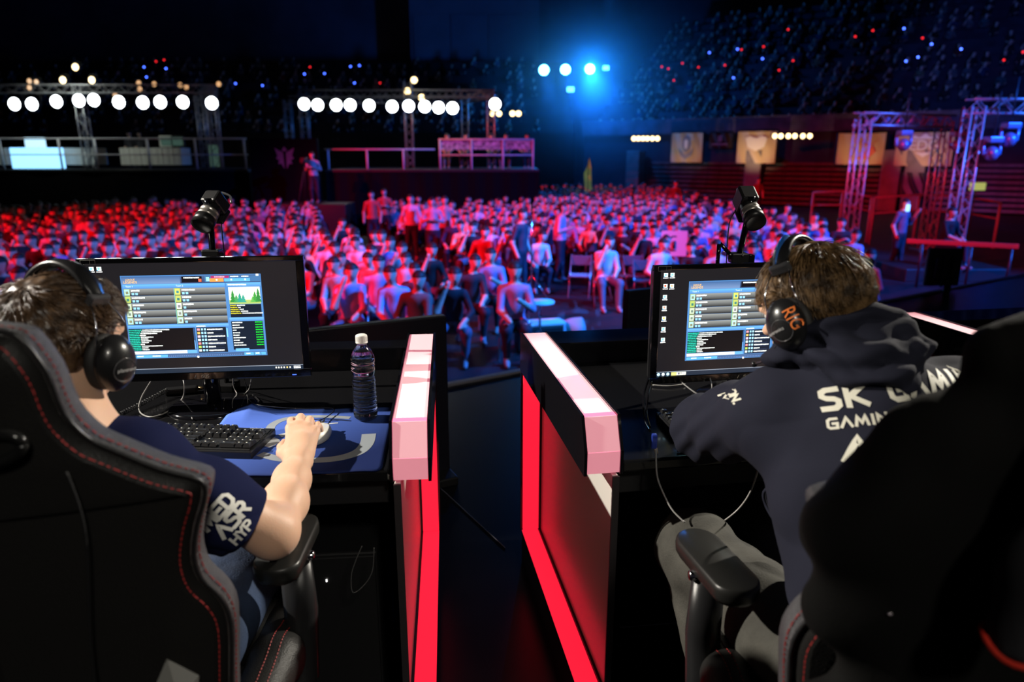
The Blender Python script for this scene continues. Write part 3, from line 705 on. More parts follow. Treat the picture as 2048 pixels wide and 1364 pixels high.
def inpoly(x, y, P):
    c = False; n = len(P)
    for i in range(n):
        x1, y1 = P[i]; x2, y2 = P[(i+1) % n]
        if (y1 > y) != (y2 > y) and x < (x2-x1)*(y-y1)/(y2-y1)+x1: c = not c
    return c
BLK_A = [(-200,432),(60,425),(200,415),(380,398),(560,398),(610,415),(650,440),(700,462),(760,490),(850,520),(960,540),(1050,575),(1020,610),(960,640),(640,760),(-200,760)]
BLK_B = [(735,395),(900,388),(1060,380),(1250,376),(1330,388),(1500,425),(1620,445),(1700,475),(1560,535),(1330,522),(1290,492),(1200,472),(1120,464),(1060,500),(1010,505),(930,482),(860,452),(745,425)]
rng = random.Random(3)
seats = []
STPOS = [(aty(a, b, d).x, d) for a, b, d in ((745,425,21.5),(770,415,23),(822,425,19.5),(865,432,18.2),(890,430,18.8),(1040,470,14.2),(1120,455,16),(1705,470,14.5),(1745,520,11.5),(1805,425,17.5),(1176,400,33))]+[(X(625,26,1), 26.0), (X(610,26,1), 25.4), (X(1350,30,1), 30), (X(1515,34,1), 34), (X(600,27.5,1), 26.6), (X(540,27.5,1), 26.6)]
y = 9.6
while y < 38:
    x = -y*.95-1
    while x < y*.75+2:
        jx, jy = x+rng.uniform(-.08, .08), y+rng.uniform(-.1, .1)
        px, py = pix((jx, jy, 1.0))
        blk = 'A' if inpoly(px, py, BLK_A) else 'B' if inpoly(px, py, BLK_B) else None
        if y > 27 and px < 1075: blk = None
        if y > 26.2 and px < 650: blk = None
        if blk and any((jx-a)**2+(jy-b)**2 < .45 for a, b in STPOS): blk = None
        if blk and rng.random() > .06: seats.append((jx, jy, blk, px, py))
        x += .56
    y += .88
seats.sort(key=lambda s: s[1])
SHIRTS = [(.72,.72,.72),(.02,.02,.025),(.65,.7,.72),(.03,.03,.035),(.06,.06,.08),(.6,.6,.65),(.02,.02,.025),(.18,.2,.28),(.45,.3,.5),(.6,.06,.05),(.08,.25,.6),(.75,.65,.35),(.2,.55,.55),(.04,.04,.05),(.02,.02,.02),(.05,.05,.07),(.03,.04,.08)]
SNAMES = ['white','black','pale grey','dark','charcoal','light grey','black','slate','violet','red','blue','yellow','teal','dark','black','charcoal','dark navy']
PNAMES = ['both hands in the lap','one hand on a knee','leaning a little, hand on knee','leaning far forward, chin on hand','both hands on the knees','one hand before the chest','upright, chin on a hand','both hands before the chest']
def colour(): 
    global last_c
    last_c = rng.randrange(len(SHIRTS)); c = SHIRTS[last_c]; k = rng.uniform(.8, 1.15); return tuple(min(1, q*k) for q in c)+(1,)
# the front few have labels of their own
front_done = 0
N_IND = 0
def person(me, loc, rz, col, label, group=None, s=1):
    o = link('person', me, None, None, label=label, cat='person', group=group)
    o.location = loc; o.rotation_euler = (0, 0, rz); o.color = col; o.scale = (s, s, s); return o
named = [   # (px of chest, py, pose mesh, colour, label)
 (700, 585, 6, (.45,.35,.6,1), 'seated person in violet shirt resting the chin on a hand, front row'),
 (788, 590, 2, (.25,.5,.85,1), 'seated person in a light blue printed t-shirt, hands in the lap'),
 (838, 600, 1, (.1,.13,.12,1), 'seated person in a dark shirt leaning forward past the blue t-shirt'),
 (905, 590, 3, (.02,.02,.025,1), 'seated person in black top and pale jeans at the row end'),
 (940, 560, 1, (.03,.03,.04,1), 'seated person in black jacket behind the pale jeans'),
 (983, 545, 5, (.15,.35,.7,1), 'seated person in a mid-blue shirt holding hands together by the aisle'),
 (1212, 515, 6, (.6,.5,.6,1), 'seated person in pink top with long hair alone by the empty chairs')]
for px, py, q, c, lb in named:
    # chest height 1.0 meets the ray
    p = atz(px, py, .95); person(SEAT[q], (p.x, p.y, 0), rng.uniform(-.25, .25), c, lb)
    folding_chair(p.x, p.y+.05, 0, 'folding chair under the '+lb.split(' ', 1)[1].replace('seated ', '').split(',')[0][:60].replace('person in', 'person in'), None)
    seats = [s for s in seats if (s[0]-p.x)**2+(s[1]-p.y)**2 > .5]
ind = seats[:270]; rest = seats[270:]
for i, (x, y, blk, px, py) in enumerate(ind):
    band = 0 if i < 60 else 1 if i < 150 else 2
    where = {('A', 0): 'first rows of red-lit block', ('A', 1): 'middle rows of red-lit block', ('A', 2): 'deeper rows of red-lit block',
             ('B', 0): 'first rows of blue-lit block', ('B', 1): 'middle rows of blue-lit block', ('B', 2): 'deeper rows of blue-lit block'}[(blk, band)]
    q = rng.randrange(8); col_ = colour(); person(SEAT[q], (x, y, 0), rng.uniform(-.35, .35), col_, 'spectator in '+SNAMES[last_c]+' top, '+PNAMES[q]+', '+where, 'seated spectators '+where, rng.uniform(.93, 1.04))
# beyond those: the rest of the crowd as one body of people
def crowd_stuff(name, label, items, mats):
    V, FI, MI, CO = [], [], [], []; off = 0
    cache = []
    for me in LOW:
        n = len(me.vertices); v = np.zeros(n*3, np.float32); me.vertices.foreach_get('co', v); v = v.reshape(-1, 3)
        me.calc_loop_triangles(); t = np.zeros(len(me.loop_triangles)*3, np.int32); me.loop_triangles.foreach_get('vertices', t); t = t.reshape(-1, 3)
        mi = np.zeros(len(me.loop_triangles), np.int32); me.loop_triangles.foreach_get('material_index', mi); cache.append((v, t, mi))
    base = {0: (.62,.42,.32), 2: (.02,.024,.04), 3: (.015,.012,.01), 4: (.2,.2,.2)}
    for (x, y, z, rz, s, col) in items:
        v, t, mi = cache[rng.randrange(len(cache))]; c, d = cos(rz)*s, sin(rz)*s
        V.append(np.stack([v[:,0]*c-v[:,1]*d+x, v[:,0]*d+v[:,1]*c+y, v[:,2]*s+z], 1)); FI.append(t+off); off += len(v)
        tab = np.array([base[0]+(1,), col, base[2]+(1,), base[3]+(1,), base[4]+(1,)], np.float32); CO.append(tab[mi])
    V = np.concatenate(V); FI = np.concatenate(FI); CO = np.concatenate(CO)
    me = bpy.data.meshes.new(name); me.vertices.add(len(V)); me.vertices.foreach_set('co', V.astype(np.float32).ravel())
    me.loops.add(FI.size); me.loops.foreach_set('vertex_index', FI.ravel().astype(np.int32))
    me.polygons.add(len(FI)); me.polygons.foreach_set('loop_start', (np.arange(len(FI))*3).astype(np.int32)); me.update(calc_edges=True)
    at = me.color_attributes.new('tone', 'FLOAT_COLOR', 'CORNER'); at.data.foreach_set('color', np.repeat(CO, 3, axis=0).ravel())
    me.materials.append(mat('crowd_tone', (.5,.5,.5), .8, attr='tone'))
    return link(name, me, None, None, label=label, cat='crowd', kind='stuff')
crowd_stuff('crowd', 'dense rows of seated spectators filling the far end of the hall floor', [(x, y, 0, rng.uniform(-.4, .4), rng.uniform(.92, 1.05), colour()) for x, y, *_ in rest], None)
# stand audiences, the darkness there put into their shirt colours
it = []
for i in range(14):
    n = int((SL+8)/.75)
    for k in range(n):
        if rng.random() < .35: continue
        p = SA+sd*(k*.75-2+rng.uniform(-.1, .1))+sn*(1.0+i*.95+.1)
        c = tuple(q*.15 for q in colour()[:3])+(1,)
        it.append((p.x, p.y, 4.3+i*.62-.42, atan2(sd.y, sd.x)+rng.uniform(-.3, .3), .95, c))
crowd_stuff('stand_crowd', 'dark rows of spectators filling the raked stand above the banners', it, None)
it = []
for i in range(9):
    for k in range(78):
        if rng.random() < .5: continue
        if -64+k*.85 < -50: continue
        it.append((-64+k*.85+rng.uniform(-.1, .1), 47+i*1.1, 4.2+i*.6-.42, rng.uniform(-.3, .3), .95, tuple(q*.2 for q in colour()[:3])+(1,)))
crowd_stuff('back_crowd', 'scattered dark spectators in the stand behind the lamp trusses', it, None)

# people standing, each one picked out
def stander(px, py, zc, q, col, label, d=None, rz=0, z0=0, s=1):
    p = aty(px, py, d) if d else atz(px, py, zc); return person(STAND[q], (p.x, p.y, z0), rz, col, label, None, s)
spot('operator_red_fill', (X(625,26,2)-7, 17, 6), (X(625,26,2), 26, 2), 4500, (1, .01, .02), 16, .5, .1)  # added light, there only to turn the operator red
stander(625, 318, 0, 1, (.55,.5,.5,1), 'standing camera operator lit red in front of the black hoarding', d=26, z0=1.15, s=1)
m = MB(); m.box((0, 0, .57), (2.6, 1.6, 1.14), bev=.03); tag(m.build('riser', BLACK_MATTE, None, Matrix.Translation((X(625, 26, 2), 26.1, 0))), 'black riser block carrying the red-lit camera operator', 'riser')
t = thing('video_camera', 'video camera on tripod beside the red-lit operator', 'camera', (X(612, 25.6, 2), 25.6, 1.15))
m = MB(); m.box((0, 0, 1.5), (.18, .45, .2), bev=.02); m.tube([(0, -.22, 1.5), (0, -.36, 1.5)], .07, 10); m.build('camera_body', BLACK_MATTE, t)
m = MB()
for a in (0, 2.1, 4.2): m.tube([(0, 0, 1.4), (cos(a)*.45, sin(a)*.45, .0)], .02, 5)
m.build('tripod', BLACK_MATTE, t)
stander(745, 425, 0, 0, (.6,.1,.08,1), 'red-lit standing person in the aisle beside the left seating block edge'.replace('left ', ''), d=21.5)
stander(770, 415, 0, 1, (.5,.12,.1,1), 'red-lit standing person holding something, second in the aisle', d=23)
stander(822, 425, 0, 0, (.6,.6,.65,1), 'standing person in a pale shirt at the near side of the aisle', d=19.5)
stander(865, 432, 0, 1, (.5,.5,.55,1), 'standing person in pale top and red-lit trousers in the aisle', d=18.2)
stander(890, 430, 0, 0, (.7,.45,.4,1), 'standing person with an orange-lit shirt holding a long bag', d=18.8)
stander(1040, 470, 0, 0, (.05,.05,.07,1), 'standing person in dark jacket carrying a bag near the lone tripod', d=14.2, rz=1.0)
stander(1120, 455, 0, 1, (.6,.45,.55,1), 'bending person in a pale pink shirt behind the empty chairs', d=16, rz=1.3)
stander(1805, 425, 0, 2, (.12,.12,.2,1), 'standing person raising a glowing phone beside the goal-shaped truss', d=17.5, rz=.5)
p = aty(1816, 416, 17.3); m = MB(); m.box((0,0,0), (.09, .015, .16), bev=.01)
tag(m.build('phone', mat('phone_glow', (.2,.4,1), .4, emit=(.2,.5,1), es=3), None, Matrix.Translation(p)), 'glowing blue phone raised by the person beside the truss', 'phone')
def sitter(px, py, q, col, label, d, rz=0, z0=0):
    p = aty(px, py, d); return person(SEAT[q], (p.x, p.y, z0), rz, col, label)
sitter(1895, 462, 2, (.01,.01,.012,1), 'seated operator in a black t-shirt behind the red barrier', 16.5, .3, .3)
m = MB(); m.box((0,0,.15), (2.4,1.4,.3), bev=.02); tag(m.build('riser', BLACK_MATTE, None, Matrix.Translation((X(1895,16.6,1), 16.7, 0))), 'low black riser under the seated operator', 'riser')
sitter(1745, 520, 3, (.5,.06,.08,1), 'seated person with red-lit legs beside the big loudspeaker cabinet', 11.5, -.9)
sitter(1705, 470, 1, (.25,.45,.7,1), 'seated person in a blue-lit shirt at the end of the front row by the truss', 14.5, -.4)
for i, (px, lb) in enumerate(((895, 'first'), (930, 'second'), (985, 'third'), (1010, 'fourth'), (1053, 'last'))):
    p = aty(px, 300, 29.6); person(SEAT[i], (p.x, 29.6, PL), 0, (.3,.3,.32,1), lb+' seated person behind the lattice railing, counted from the middle platform', None)
for i, px in enumerate((262, 282)):
    p = aty(px, 290, 30.6); person(STAND[0], (p.x, 30.6, PL-.3), 0, (.05,.05,.06,1), ['dark standing figure behind the long press table, slimmer one', 'dark standing figure behind the long press table, beside the slim one'][i], None)
for i, px in enumerate((1350, 1515)):
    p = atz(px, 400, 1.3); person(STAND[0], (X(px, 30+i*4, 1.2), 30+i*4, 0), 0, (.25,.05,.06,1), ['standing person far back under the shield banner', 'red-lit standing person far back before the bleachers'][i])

# empty folding chairs by the floor aisle
for i, (px, py, rz) in enumerate(((1140, 505, .1), (1165, 507, .1), (1190, 515, -.1), (1250, 522, .2), (1275, 512, .2), (1298, 520, .1), (1105, 520, .3), (1232, 545, .4), (1270, 545, .1), (1290, 556, .0), (1160, 545, -.2))):
    p = atz(px, py, .5); folding_chair(p.x, p.y, rz, 'empty folding chair on the open floor before the blue-lit seating block', 'empty folding chairs on the open floor')
for i, s in enumerate(ind[:14]): folding_chair(s[0], s[1]+.05, 0, 'folding chair under a spectator in the first rows', 'folding chairs under the first rows')

# cyan-lit drum stools / side tables and bags on the floor beyond the stage
cy = mat('pale_top', (.7,.75,.75), .4)
def round_table(px, py, z, r, label):
    p = atz(px, py, z); t = thing('round_table', label, 'table', (p.x, p.y, 0))
    m = MB(); m.lathe([(0, z+.02), (r, z+.02), (r, z-.01), (0, z-.01)], 28); m.build('tabletop', cy, t)
    m = MB(); m.tube([(0,0,.35), (0,0,z)], .02, 8); m.build('pole', CHROME, t)
    for a in (.3, 2.4, 4.5): m = MB(); m.tube([(0,0,.38), (cos(a)*.3, sin(a)*.3, 0)], .014, 6); m.build('leg', CHROME, t)
round_table(1080, 605, .78, .21, 'round cyan-lit table on three legs on the open floor')
t = thing('light_stand', 'thin chrome light stand rising behind the cyan-lit round table', 'stand', tuple(atz(1062, 620, .0)))
m = MB(); m.tube([(0,0,.3), (0,0,2.0)], .018, 8); m.build('pole', CHROME, t)
for a in (0, 2.1, 4.2): m = MB(); m.tube([(0,0,.7), (cos(a)*.45, sin(a)*.45, 0)], .014, 6); m.build('leg', CHROME, t)
p = atz(1078, 642, .45); t = thing('equipment_case', 'flat cyan-lit equipment case lying near the round table', 'case', (p.x, p.y, 0), .25)
m = MB(); m.box((0,0,.42), (.75,.3,.06), bev=.02); m.build('lid', cy, t); m = MB(); m.box((0,0,.2), (.7,.28,.38), bev=.02); m.build('case_body', BLACK_MATTE, t)
bag = mat('bag_cloth', (.25,.35,.4), .8, bump=('noise', 30, .6))
for i, (px, py, sx) in enumerate(((1150, 655, .3), (1118, 660, .2))):
    p = atz(px, py, .15); f = Field(.03, .08); f.ell((0,0,.13), (sx*.6, sx*.45, .15)); f.cap((-sx*.4, 0, .2), .08, (sx*.3, .05, .26), .05)
    me = f.mesh('bag'); me.materials.append(bag); t = link('bag', me, None, Matrix.Translation((p.x, p.y, .0)), label=['larger slumped grey bag on the floor beside the light stand', 'smaller slumped grey bag next to the larger one'][i], cat='bag')
# pale sign held up in the crowd; a long green-yellow pennant at the far end
p = atz(1348, 487, 1.15); t = thing('cheer_sign', 'square pink-lit cheer sign with a round drawing held in the crowd', 'sign', p)
m = MB(); m.box((0,0,0), (.5,.015,.5), rz=-.1); m.build('board', mat('sign_board', (.7,.55,.6), .7), t)
m = MB(); m.lathe([(.13,0),(.155,0)], 24, Matrix.Translation((0,-.012,0)) @ Matrix.Rotation(pi/2,4,'X')); m.tube([(0,-.012,-.1),(0,-.012,.05)], .03, 6); m.build('drawing', BLACK_MATTE, t)
t = thing('pennant', 'tall narrow yellow-green pennant sticking up at the far end of the crowd', 'pennant', (X(1176, 33, 2), 33, 0))
m = MB(); m.tube([(0,0,0),(0,0,2.7)], .03, 6); m.build('pole', GREY_METAL, t)
m = MB(); m.add([(-.1,0,1.2),(.2,0,1.2),(.14,.02,2.3),(.02,0,2.75),(-.02,0,2.4),(-.2,0,2.0),(-.16,0,1.7)], [tuple(range(7))]); m.build('cloth', mat('pennant_cloth', (.6,.7,.25), .8), t)
spot('pennant_spot', (X(1176,33,2)-1, 29, 4), (X(1176,33,2), 33, 2), 120, (.9,1,.7), 22, .6, .1)
# ================================================================ booths
ST = STAGE
strip_m = mat('light_bar_acrylic', (.88, .80, .82), .25, emit=(1, .2, .32), es=.52)
red_m = mat('red_light_strip', (.6, .02, .04), .4, emit=(1, .014, .045), es=1.0)
panel_m = mat('niche_panel', (.62, .60, .55), .22)
plate_m = BLACK_GLOSS
def frameM(x, y, yaw, z=ST): return Matrix.Translation((x, y, z)) @ Matrix.Rotation(radians(yaw), 4, 'Z')
def divider(label, x, y, yaw, L, openside):
    t = thing('booth_divider', label, 'booth divider', M=frameM(x, y, yaw)); W = .078; zt, zb, zc = .863, .738, .79
    prof = [(0, zb), (0, zc), (.035, zt), (L, zt), (L, zb)]
    Mx = Matrix(((0,0,1,0),(1,0,0,0),(0,1,0,0),(0,0,0,1)))
    for nm, a in (('light_bar_face', [(0, zb), (0, zc-.0006), (.05, zc-.0006), (.05, zb)]), ('light_bar_face', [(0, zc+.0006), (.035, zt), (.06, zt), (.06, zc+.0006)]), ('light_bar_face', [(.0365, zt), (L, zt), (L, zt-.05), (.06, zt-.05)])):
        m = MB(); m.poly([(p, q) for p, q in a], W-.002, Mx, z0=.001); m.build(nm, strip_m, t)
    for s in (0, 1):
        m = MB(); e = .004
        pr = [(-e*0-.002, zb-.004), (-.002, zc+.001), (.034, zt+e), (L+e, zt+e), (L+e, zb-.004)]
        m.poly(pr, .007, Mx, z0=(-.007 if s == 0 else W)); m.build('side_plate', plate_m, t)
    m = MB(); m.box((W/2, L/2+.03, zb-.001), (W, L-.07, .012)); m.build('beam_underside', BLACK_MATTE, t)
    xo = 0 if openside == 'r' else W                        # the panel closes the side away from the aisle
    px_ = xo+(.008 if openside == 'r' else -.008)
    m = MB(); m.box((px_, L/2+.004, (zb-.01)/2), (.014, L-.008, zb-.012), bev=.0015); m.build('niche_panel', panel_m, t)
    m = MB(); m.box((px_, .0015, (zb-.01)/2), (.0165, .005, zb-.012)); m.build('panel_edge', mat('edge_grey', (.035,.03,.032), .5), t)
    i0, i1 = (.022, W) if openside == 'r' else (0, W-.022)
    xm = (i0+i1)/2; wd = i1-i0
    m = MB(); m.box((xm, L/2, .134), (wd, L-.01, .01), bev=.001); m.build('red_light_strip', red_m, t)
    m = MB(); m.box((xm, L-.02, (.14+zb)/2), (wd, .01, zb-.14-.012), bev=.001); m.build('red_light_strip', red_m, t)
    gx = .0185 if openside == 'r' else W-.0185
    m = MB(); m.box((gx, L/2, .138), (.0068, L-.012, .02)); m.build('gasket', BLACK_MATTE, t)
    m = MB(); m.box((gx, L-.022, (.14+zb)/2), (.0068, .02, zb-.15)); m.build('gasket', BLACK_MATTE, t)
    m = MB(); m.box((W/2, L/2, .064), (W, L, .128), bev=.002); m.build('plinth', BLACK_GLOSS, t)
    m = MB(); m.box((W/2, L-.007, (.14+zb)/2), (W+.012, .014, zb-.14)); m.build('end_post', BLACK_GLOSS, t)
    return t
LX, LY, LYAW = -.265, 1.43, 5.2
RX, RY, RYAW = .170, 1.46, 9.46
divider('booth divider with white-topped light bar and red-lit niche, beside the water bottle', LX, LY, LYAW, .83, 'r')
divider('booth divider with white-topped light bar and deep red niche beside the hoodie player', RX, RY, RYAW, .82, 'l')
divider('booth divider on the far side of the hoodie player, only its white top showing', 1.60, 1.775, 10.2, .82, 'l')

desk_m = mat('desk_black', (.008, .008, .009), .22, coat=.2)
def booth_desk(label, M, x0, x1, dep, ledge, legs=True):
    t = thing('booth_desk', label, 'desk', M=M)
    m = MB(); m.box(((x0+x1)/2, dep/2, .735), (x1-x0, dep, .03), bev=.006); m.build('desktop', desk_m, t)
    m = MB(); m.box(((x0+x1)/2, dep+ledge/2+.005, .413), (x1-x0, ledge-.002, .822), bev=.004); m.build('back_panel', BLACK_GLOSS, t)
    m = MB(); m.box(((x0+x1)/2, .06, .68), (x1-x0-.02, .03, .07), bev=.003); m.build('front_rail', BLACK_MATTE, t)
    m = MB(); m.box((x0+.015 if x0 < 0 else x1-.015, dep/2, .36), (.03, dep-.04, .715), bev=.003); m.build('side_panel', BLACK_MATTE, t)
    m = MB(); m.box(((x0+x1)/2, dep/2, .72-.008), (x1-x0-.1, dep-.15, .01)); m.build('underside_tray', BLACK_MATTE, t)
    return t
ML = frameM(LX, LY+.03, LYAW); MR = frameM(RX+.088*cos(radians(RYAW)), RY+.03+.088*sin(radians(RYAW)), RYAW)
MT = frameM(1.60+.09, 1.805+.015, 10.2)
booth_desk('glossy black booth desk with the blue mouse pad on it', ML, -1.35, -.012, .78, .10)
booth_desk('glossy black booth desk under the hoodie player\'s monitor', MR, .0, 1.30, .78, .17)
booth_desk('neighbouring black booth desk past the white-topped divider, its ledge catching blue light', MT, .0, 1.5, .78, .17)
# hoardings along the stage front
def hoarding(label, a, b, z):
    c = (a+b)/2; t = thing('stage_hoarding', label, 'hoarding', (c.x, c.y, ST), atan2((b-a).y, (b-a).x)); L = (b-a).length
    m = MB(); m.box((0, 0, (z-ST)/2), (L, .05, z-ST), bev=.006); m.build('panel', mat('hoarding_black', (.012, .012, .02), .35), t)
    m = MB(); m.box((0, 0, .02), (L, .25, .04), bev=.006); m.build('foot', BLACK_MATTE, t)
za = aty(889, 629, 3.0).z; a1 = aty(889, 629, 3.0); a0 = atz(622, 657, za); a1.z = a0.z = 0
hoarding('black hoarding standing behind the bottle side of the blue-pad booth', a0-(a1-a0)*.6, a1, za)
zb_ = aty(1252, 581, 3.4).z; b0 = aty(1252, 581, 3.4); b1 = atz(1722, 533, zb_); b0.z = b1.z = 0
hoarding('black hoarding standing behind the hoodie player\'s monitor', b0, b1, zb_)

# ---------------------------------------------------------------- screens
class Pic:
    """coloured flat pieces of a screen picture, in a 0..1 by 0..1 frame, layered a hair apart"""
    def __init__(s, W, H): s.W, s.H = W, H; s.v = []; s.f = []; s.c = []
    def poly(s, pts, col, lay=0):
        o = len(s.v); s.v += [((x-.5)*s.W, -.0002*lay, (.5-y)*s.H) for x, y in pts]
        # faces must look to -Y
        area = sum(pts[i][0]*pts[(i+1) % len(pts)][1]-pts[(i+1) % len(pts)][0]*pts[i][1] for i in range(len(pts)))
        idx = list(range(o, o+len(pts))); s.f.append(idx if area < 0 else idx[::-1]); s.c.append(col)
    def rect(s, x0, y0, x1, y1, col, lay=0): s.poly([(x0,y0),(x1,y0),(x1,y1),(x0,y1)], col, lay)
    def grad(s, x0, y0, x1, y1, ca, cb, lay=0, n=5):
        for i in range(n):
            t = (i+.5)/n; s.rect(x0, y0+(y1-y0)*i/n, x1, y0+(y1-y0)*(i+1)/n, tuple(a*(1-t)+b*t for a, b in zip(ca, cb)), lay)
    def text(s, txt, x, y, hgt, col, lay=3, sx=1):
        me = text_mesh(txt, hgt*s.H*1.35, align='LEFT'); o = len(s.v)
        s.v += [((x-.5)*s.W+v.co.x*sx, -.0002*lay, (.5-y)*s.H+v.co.y) for v in me.vertices]
        for p in me.polygons: s.f.append([o+i for i in p.vertices]); s.c.append(col)
        bpy.data.meshes.remove(me)
    def blobs(s, x, y, w_, h_, col, lay=3, seed=0):
        r = random.Random(seed); q = x
        while q < x+w_:
            ww = r.uniform(.004, .009); s.rect(q, y+r.uniform(0, h_*.15), min(q+ww, x+w_), y+h_*r.uniform(.85, 1), col, lay); q += ww+.0012
    def build(s, name, parent, M, mt):
        me = bpy.data.meshes.new(name); me.from_pydata(s.v, [], s.f); at = me.color_attributes.new('tone', 'FLOAT_COLOR', 'CORNER')
        k = 0; arr = []
        for p, c in zip(me.polygons, s.c): arr += [(*c, 1)]*p.loop_total
        at.data.foreach_set('color', np.array(arr, np.float32).ravel()); me.materials.append(mt); return link(name, me, parent, M)
pic_m = bpy.data.materials.new('screen_picture'); pic_m.use_nodes = True; nt = pic_m.node_tree; b = nt.nodes['Principled BSDF']
n = nt.nodes.new('ShaderNodeVertexColor'); n.layer_name = 'tone'; b.inputs['Base Color'].default_value = (.01,.01,.01,1); b.inputs['Roughness'].default_value = .35
nt.links.new(n.outputs['Color'], b.inputs['Emission Color']); b.inputs['Emission Strength'].default_value = 1.8
SWID, SHGT = .531, .299
def screen_picture(parent, M, seed, extra):
    P = Pic(SWID, SHGT); r = random.Random(seed)
    bg = (.0085, .0075, .009)
    P.rect(0, 0, 1, .96, bg)
    P.rect(0, .96, 1, 1, (.012, .02, .035)); P.rect(0, .955, 1, .961, (.22, .25, .3), 1)
    # taskbar
    for k, x in enumerate((.012, .038, .064)): 
        P.poly([(x+.009*cos(a*pi/4), .98+.015*sin(a*pi/4)) for a in range(8)], (.5, .85, 1) if k != 1 else (.8, .9, .9), 2)
    P.rect(.083, .965, .165, .995, (.8, .78, .6), 2); P.rect(.083, .965, .112, .995, (.9, .8, .2), 3); P.rect(.12, .97, .13, .99, (.15,.15,.2), 3); P.rect(.135, .968, .14, .985, (.3,.3,.3), 3)
    for k, x in enumerate((.86,.873,.886,.90,.915,.93)): P.rect(x, .972, x+.007, .987, (.9,.85,.7) if k != 4 else (.9,.6,.2), 2)
    P.blobs(.952, .967, .035, .011, (.95,.95,.95), 2, 4); P.blobs(.952, .981, .035, .011, (.95,.95,.95), 2, 5)
    # desktop icons
    def icon(x, y, c):
        P.rect(x, y, x+.022, y+.035, (.75, .85, .8), 2); P.rect(x+.005, y+.006, x+.015, y+.025, c, 3); P.rect(x, y+.026, x+.006, y+.035, (.15,.45,.9), 3); P.blobs(x-.003, y+.039, .028, .011, (.8,.8,.78), 2, int(y*100))
    cols = [(.2,.5,.8),(.9,.08,.03),(.2,.5,.8),(.8,.3,.2),(.85,.7,.1),(.15,.6,.75),(.2,.5,.6)]
    for k, c in enumerate(cols): icon(.017, .028+k*.1, c)
    icon(.052, .028, (.2,.6,.8)); icon(.052, .13, (.9,.4,.2))
    # the game client's window
    x0, x1, y0, y1 = .155, .825, .11, .86
    U = lambda u: x0+(x1-x0)*u; V = lambda v: y0+(y1-y0)*v
    blue = (.055, .17, .40); lblue = (.16, .42, .85); teal = (.02, .5, .36); wht = (.8, .85, .8); dk = (.006, .011, .022)
    def R_(u0, v0, u1, v1, c, l=1): P.rect(U(u0), V(v0), U(u1), V(v1), c, l)
    R_(0, 0, 1, 1, blue, 1); R_(.004, .006, .996, .994, (.07, .2, .45), 2)
    P.grad(U(.005), V(.01), U(.42), V(.10), (.04,.10,.24), (.15,.23,.40), 3)
    P.grad(U(.42), V(.01), U(.995), V(.10), (.05,.10,.22), (.03,.05,.12), 3)
    P.text('LEAGUE', U(.035), V(.048), .017, (1, .55, .06), 5, .95); P.text('LEGENDS', U(.02), V(.078), .022, (1, .55, .06), 5, .9)
    R_(.43, .02, .575, .09, (.006,.004,.006), 4); P.blobs(U(.445), V(.027), .075, .013, wht, 5, 9); R_(.55, .05, .572, .085, (.9, .12, .05), 5)
    R_(.595, .02, .995, .088, (.05,.14,.3), 4); R_(.64, .018, .77, .045, (.35,.02,.12), 5); R_(.63, .047, .73, .088, (1,.28,.06), 5); R_(.735, .05, .92, .088, (.10,.38,.85), 5)
    P.blobs(U(.665), V(.022), .05, .012, (1,.4,.5), 6, 3); P.blobs(U(.78), V(.02), .04, .012, wht, 6, 2); P.blobs(U(.86), V(.02), .035, .012, wht, 6, 8)
    for k, q in enumerate((.675, .78, .88)): R_(q, .055, q+.012, .075, wht, 6)
    R_(.605, .03, .628, .08, (.3,.7,.7), 5); R_(.965, .0, .985, .025, wht, 6)
    # team lists
    P.grad(U(.01), V(.105), U(.735), V(.148), (.12,.38,.75), (.08,.22,.5), 3); P.text('Team 1', U(.03), V(.128), .015, wht, 5); P.text('Team 2', U(.385), V(.128), .015, wht, 5)
    cc = [(.35,.6,.55),(.4,.5,.12),(.5,.62,.45),(.5,.65,.5),(.35,.6,.6)]; cd = [(.65,.6,.12),(.45,.5,.12),(.6,.6,.6),(.5,.65,.6),(.4,.6,.6)]
    for k in range(5):
        v0, v1 = .155+k*.086, .155+(k+1)*.086-.006
        for (ua, ub, c, ss) in ((.015, .365, cc[k], 0), (.372, .732, cd[k], 7)):
            P.grad(U(ua), V(v0), U(ub), V(v1), (.24,.25,.24), (.018,.018,.02), 3, 6); R_(ua, v1, ub, v1+.004, (.005,.005,.005), 4)
            R_(ua, v0, ua+.04, v1, (.3,.35,.06), 4); R_(ua+.003, v0+.006, ua+.038, v1-.004, c, 5); R_(ua+.012, v0+.03, ua+.03, v0+.06, tuple(q*.35 for q in c[::-1]), 6)
            P.blobs(U(ua+.05), V(v0+.012), r.uniform(.035, .07), .016, wht, 5, k+ss+seed)
            for q in range(2 if (ss == 0 or k < 2) else 1): R_(ua+.052+q*.026, v0+.048, ua+.07+q*.026, v0+.074, (.25,.55,.9), 5)
    R_(.368, .155, .371, .585, (.25,.6,.2), 5)
    # chat
    P.grad(U(.01), V(.595), U(.735), V(.63), (.14,.40,.8), (.08,.22,.5), 3); R_(.012, .635, .485, .905, (.005,.004,.005), 3)
    for k in range(12):
        v = .643+k*.0217; w_ = (.06, .055, .05, .045, .05, .05, .05, .05, .045, .05, .05, .05)[k]
        P.blobs(U(.014), V(v), w_, .011, teal, 5, k+3); P.blobs(U(.014)+w_+.003, V(v), (.13,.10,.08,.03,.06,.035,.05,.035,.02,.10,.03,.035)[k], .011, wht, 5, k+40)
    R_(.012, .91, .415, .945, (1,1,.93), 5); R_(.418, .91, .485, .945, (.12,.36,.7), 5); R_(.474, .64, .482, .79, (.03,.08,.2), 5); R_(.474, .79, .482, .9, (.12,.33,.7), 5)
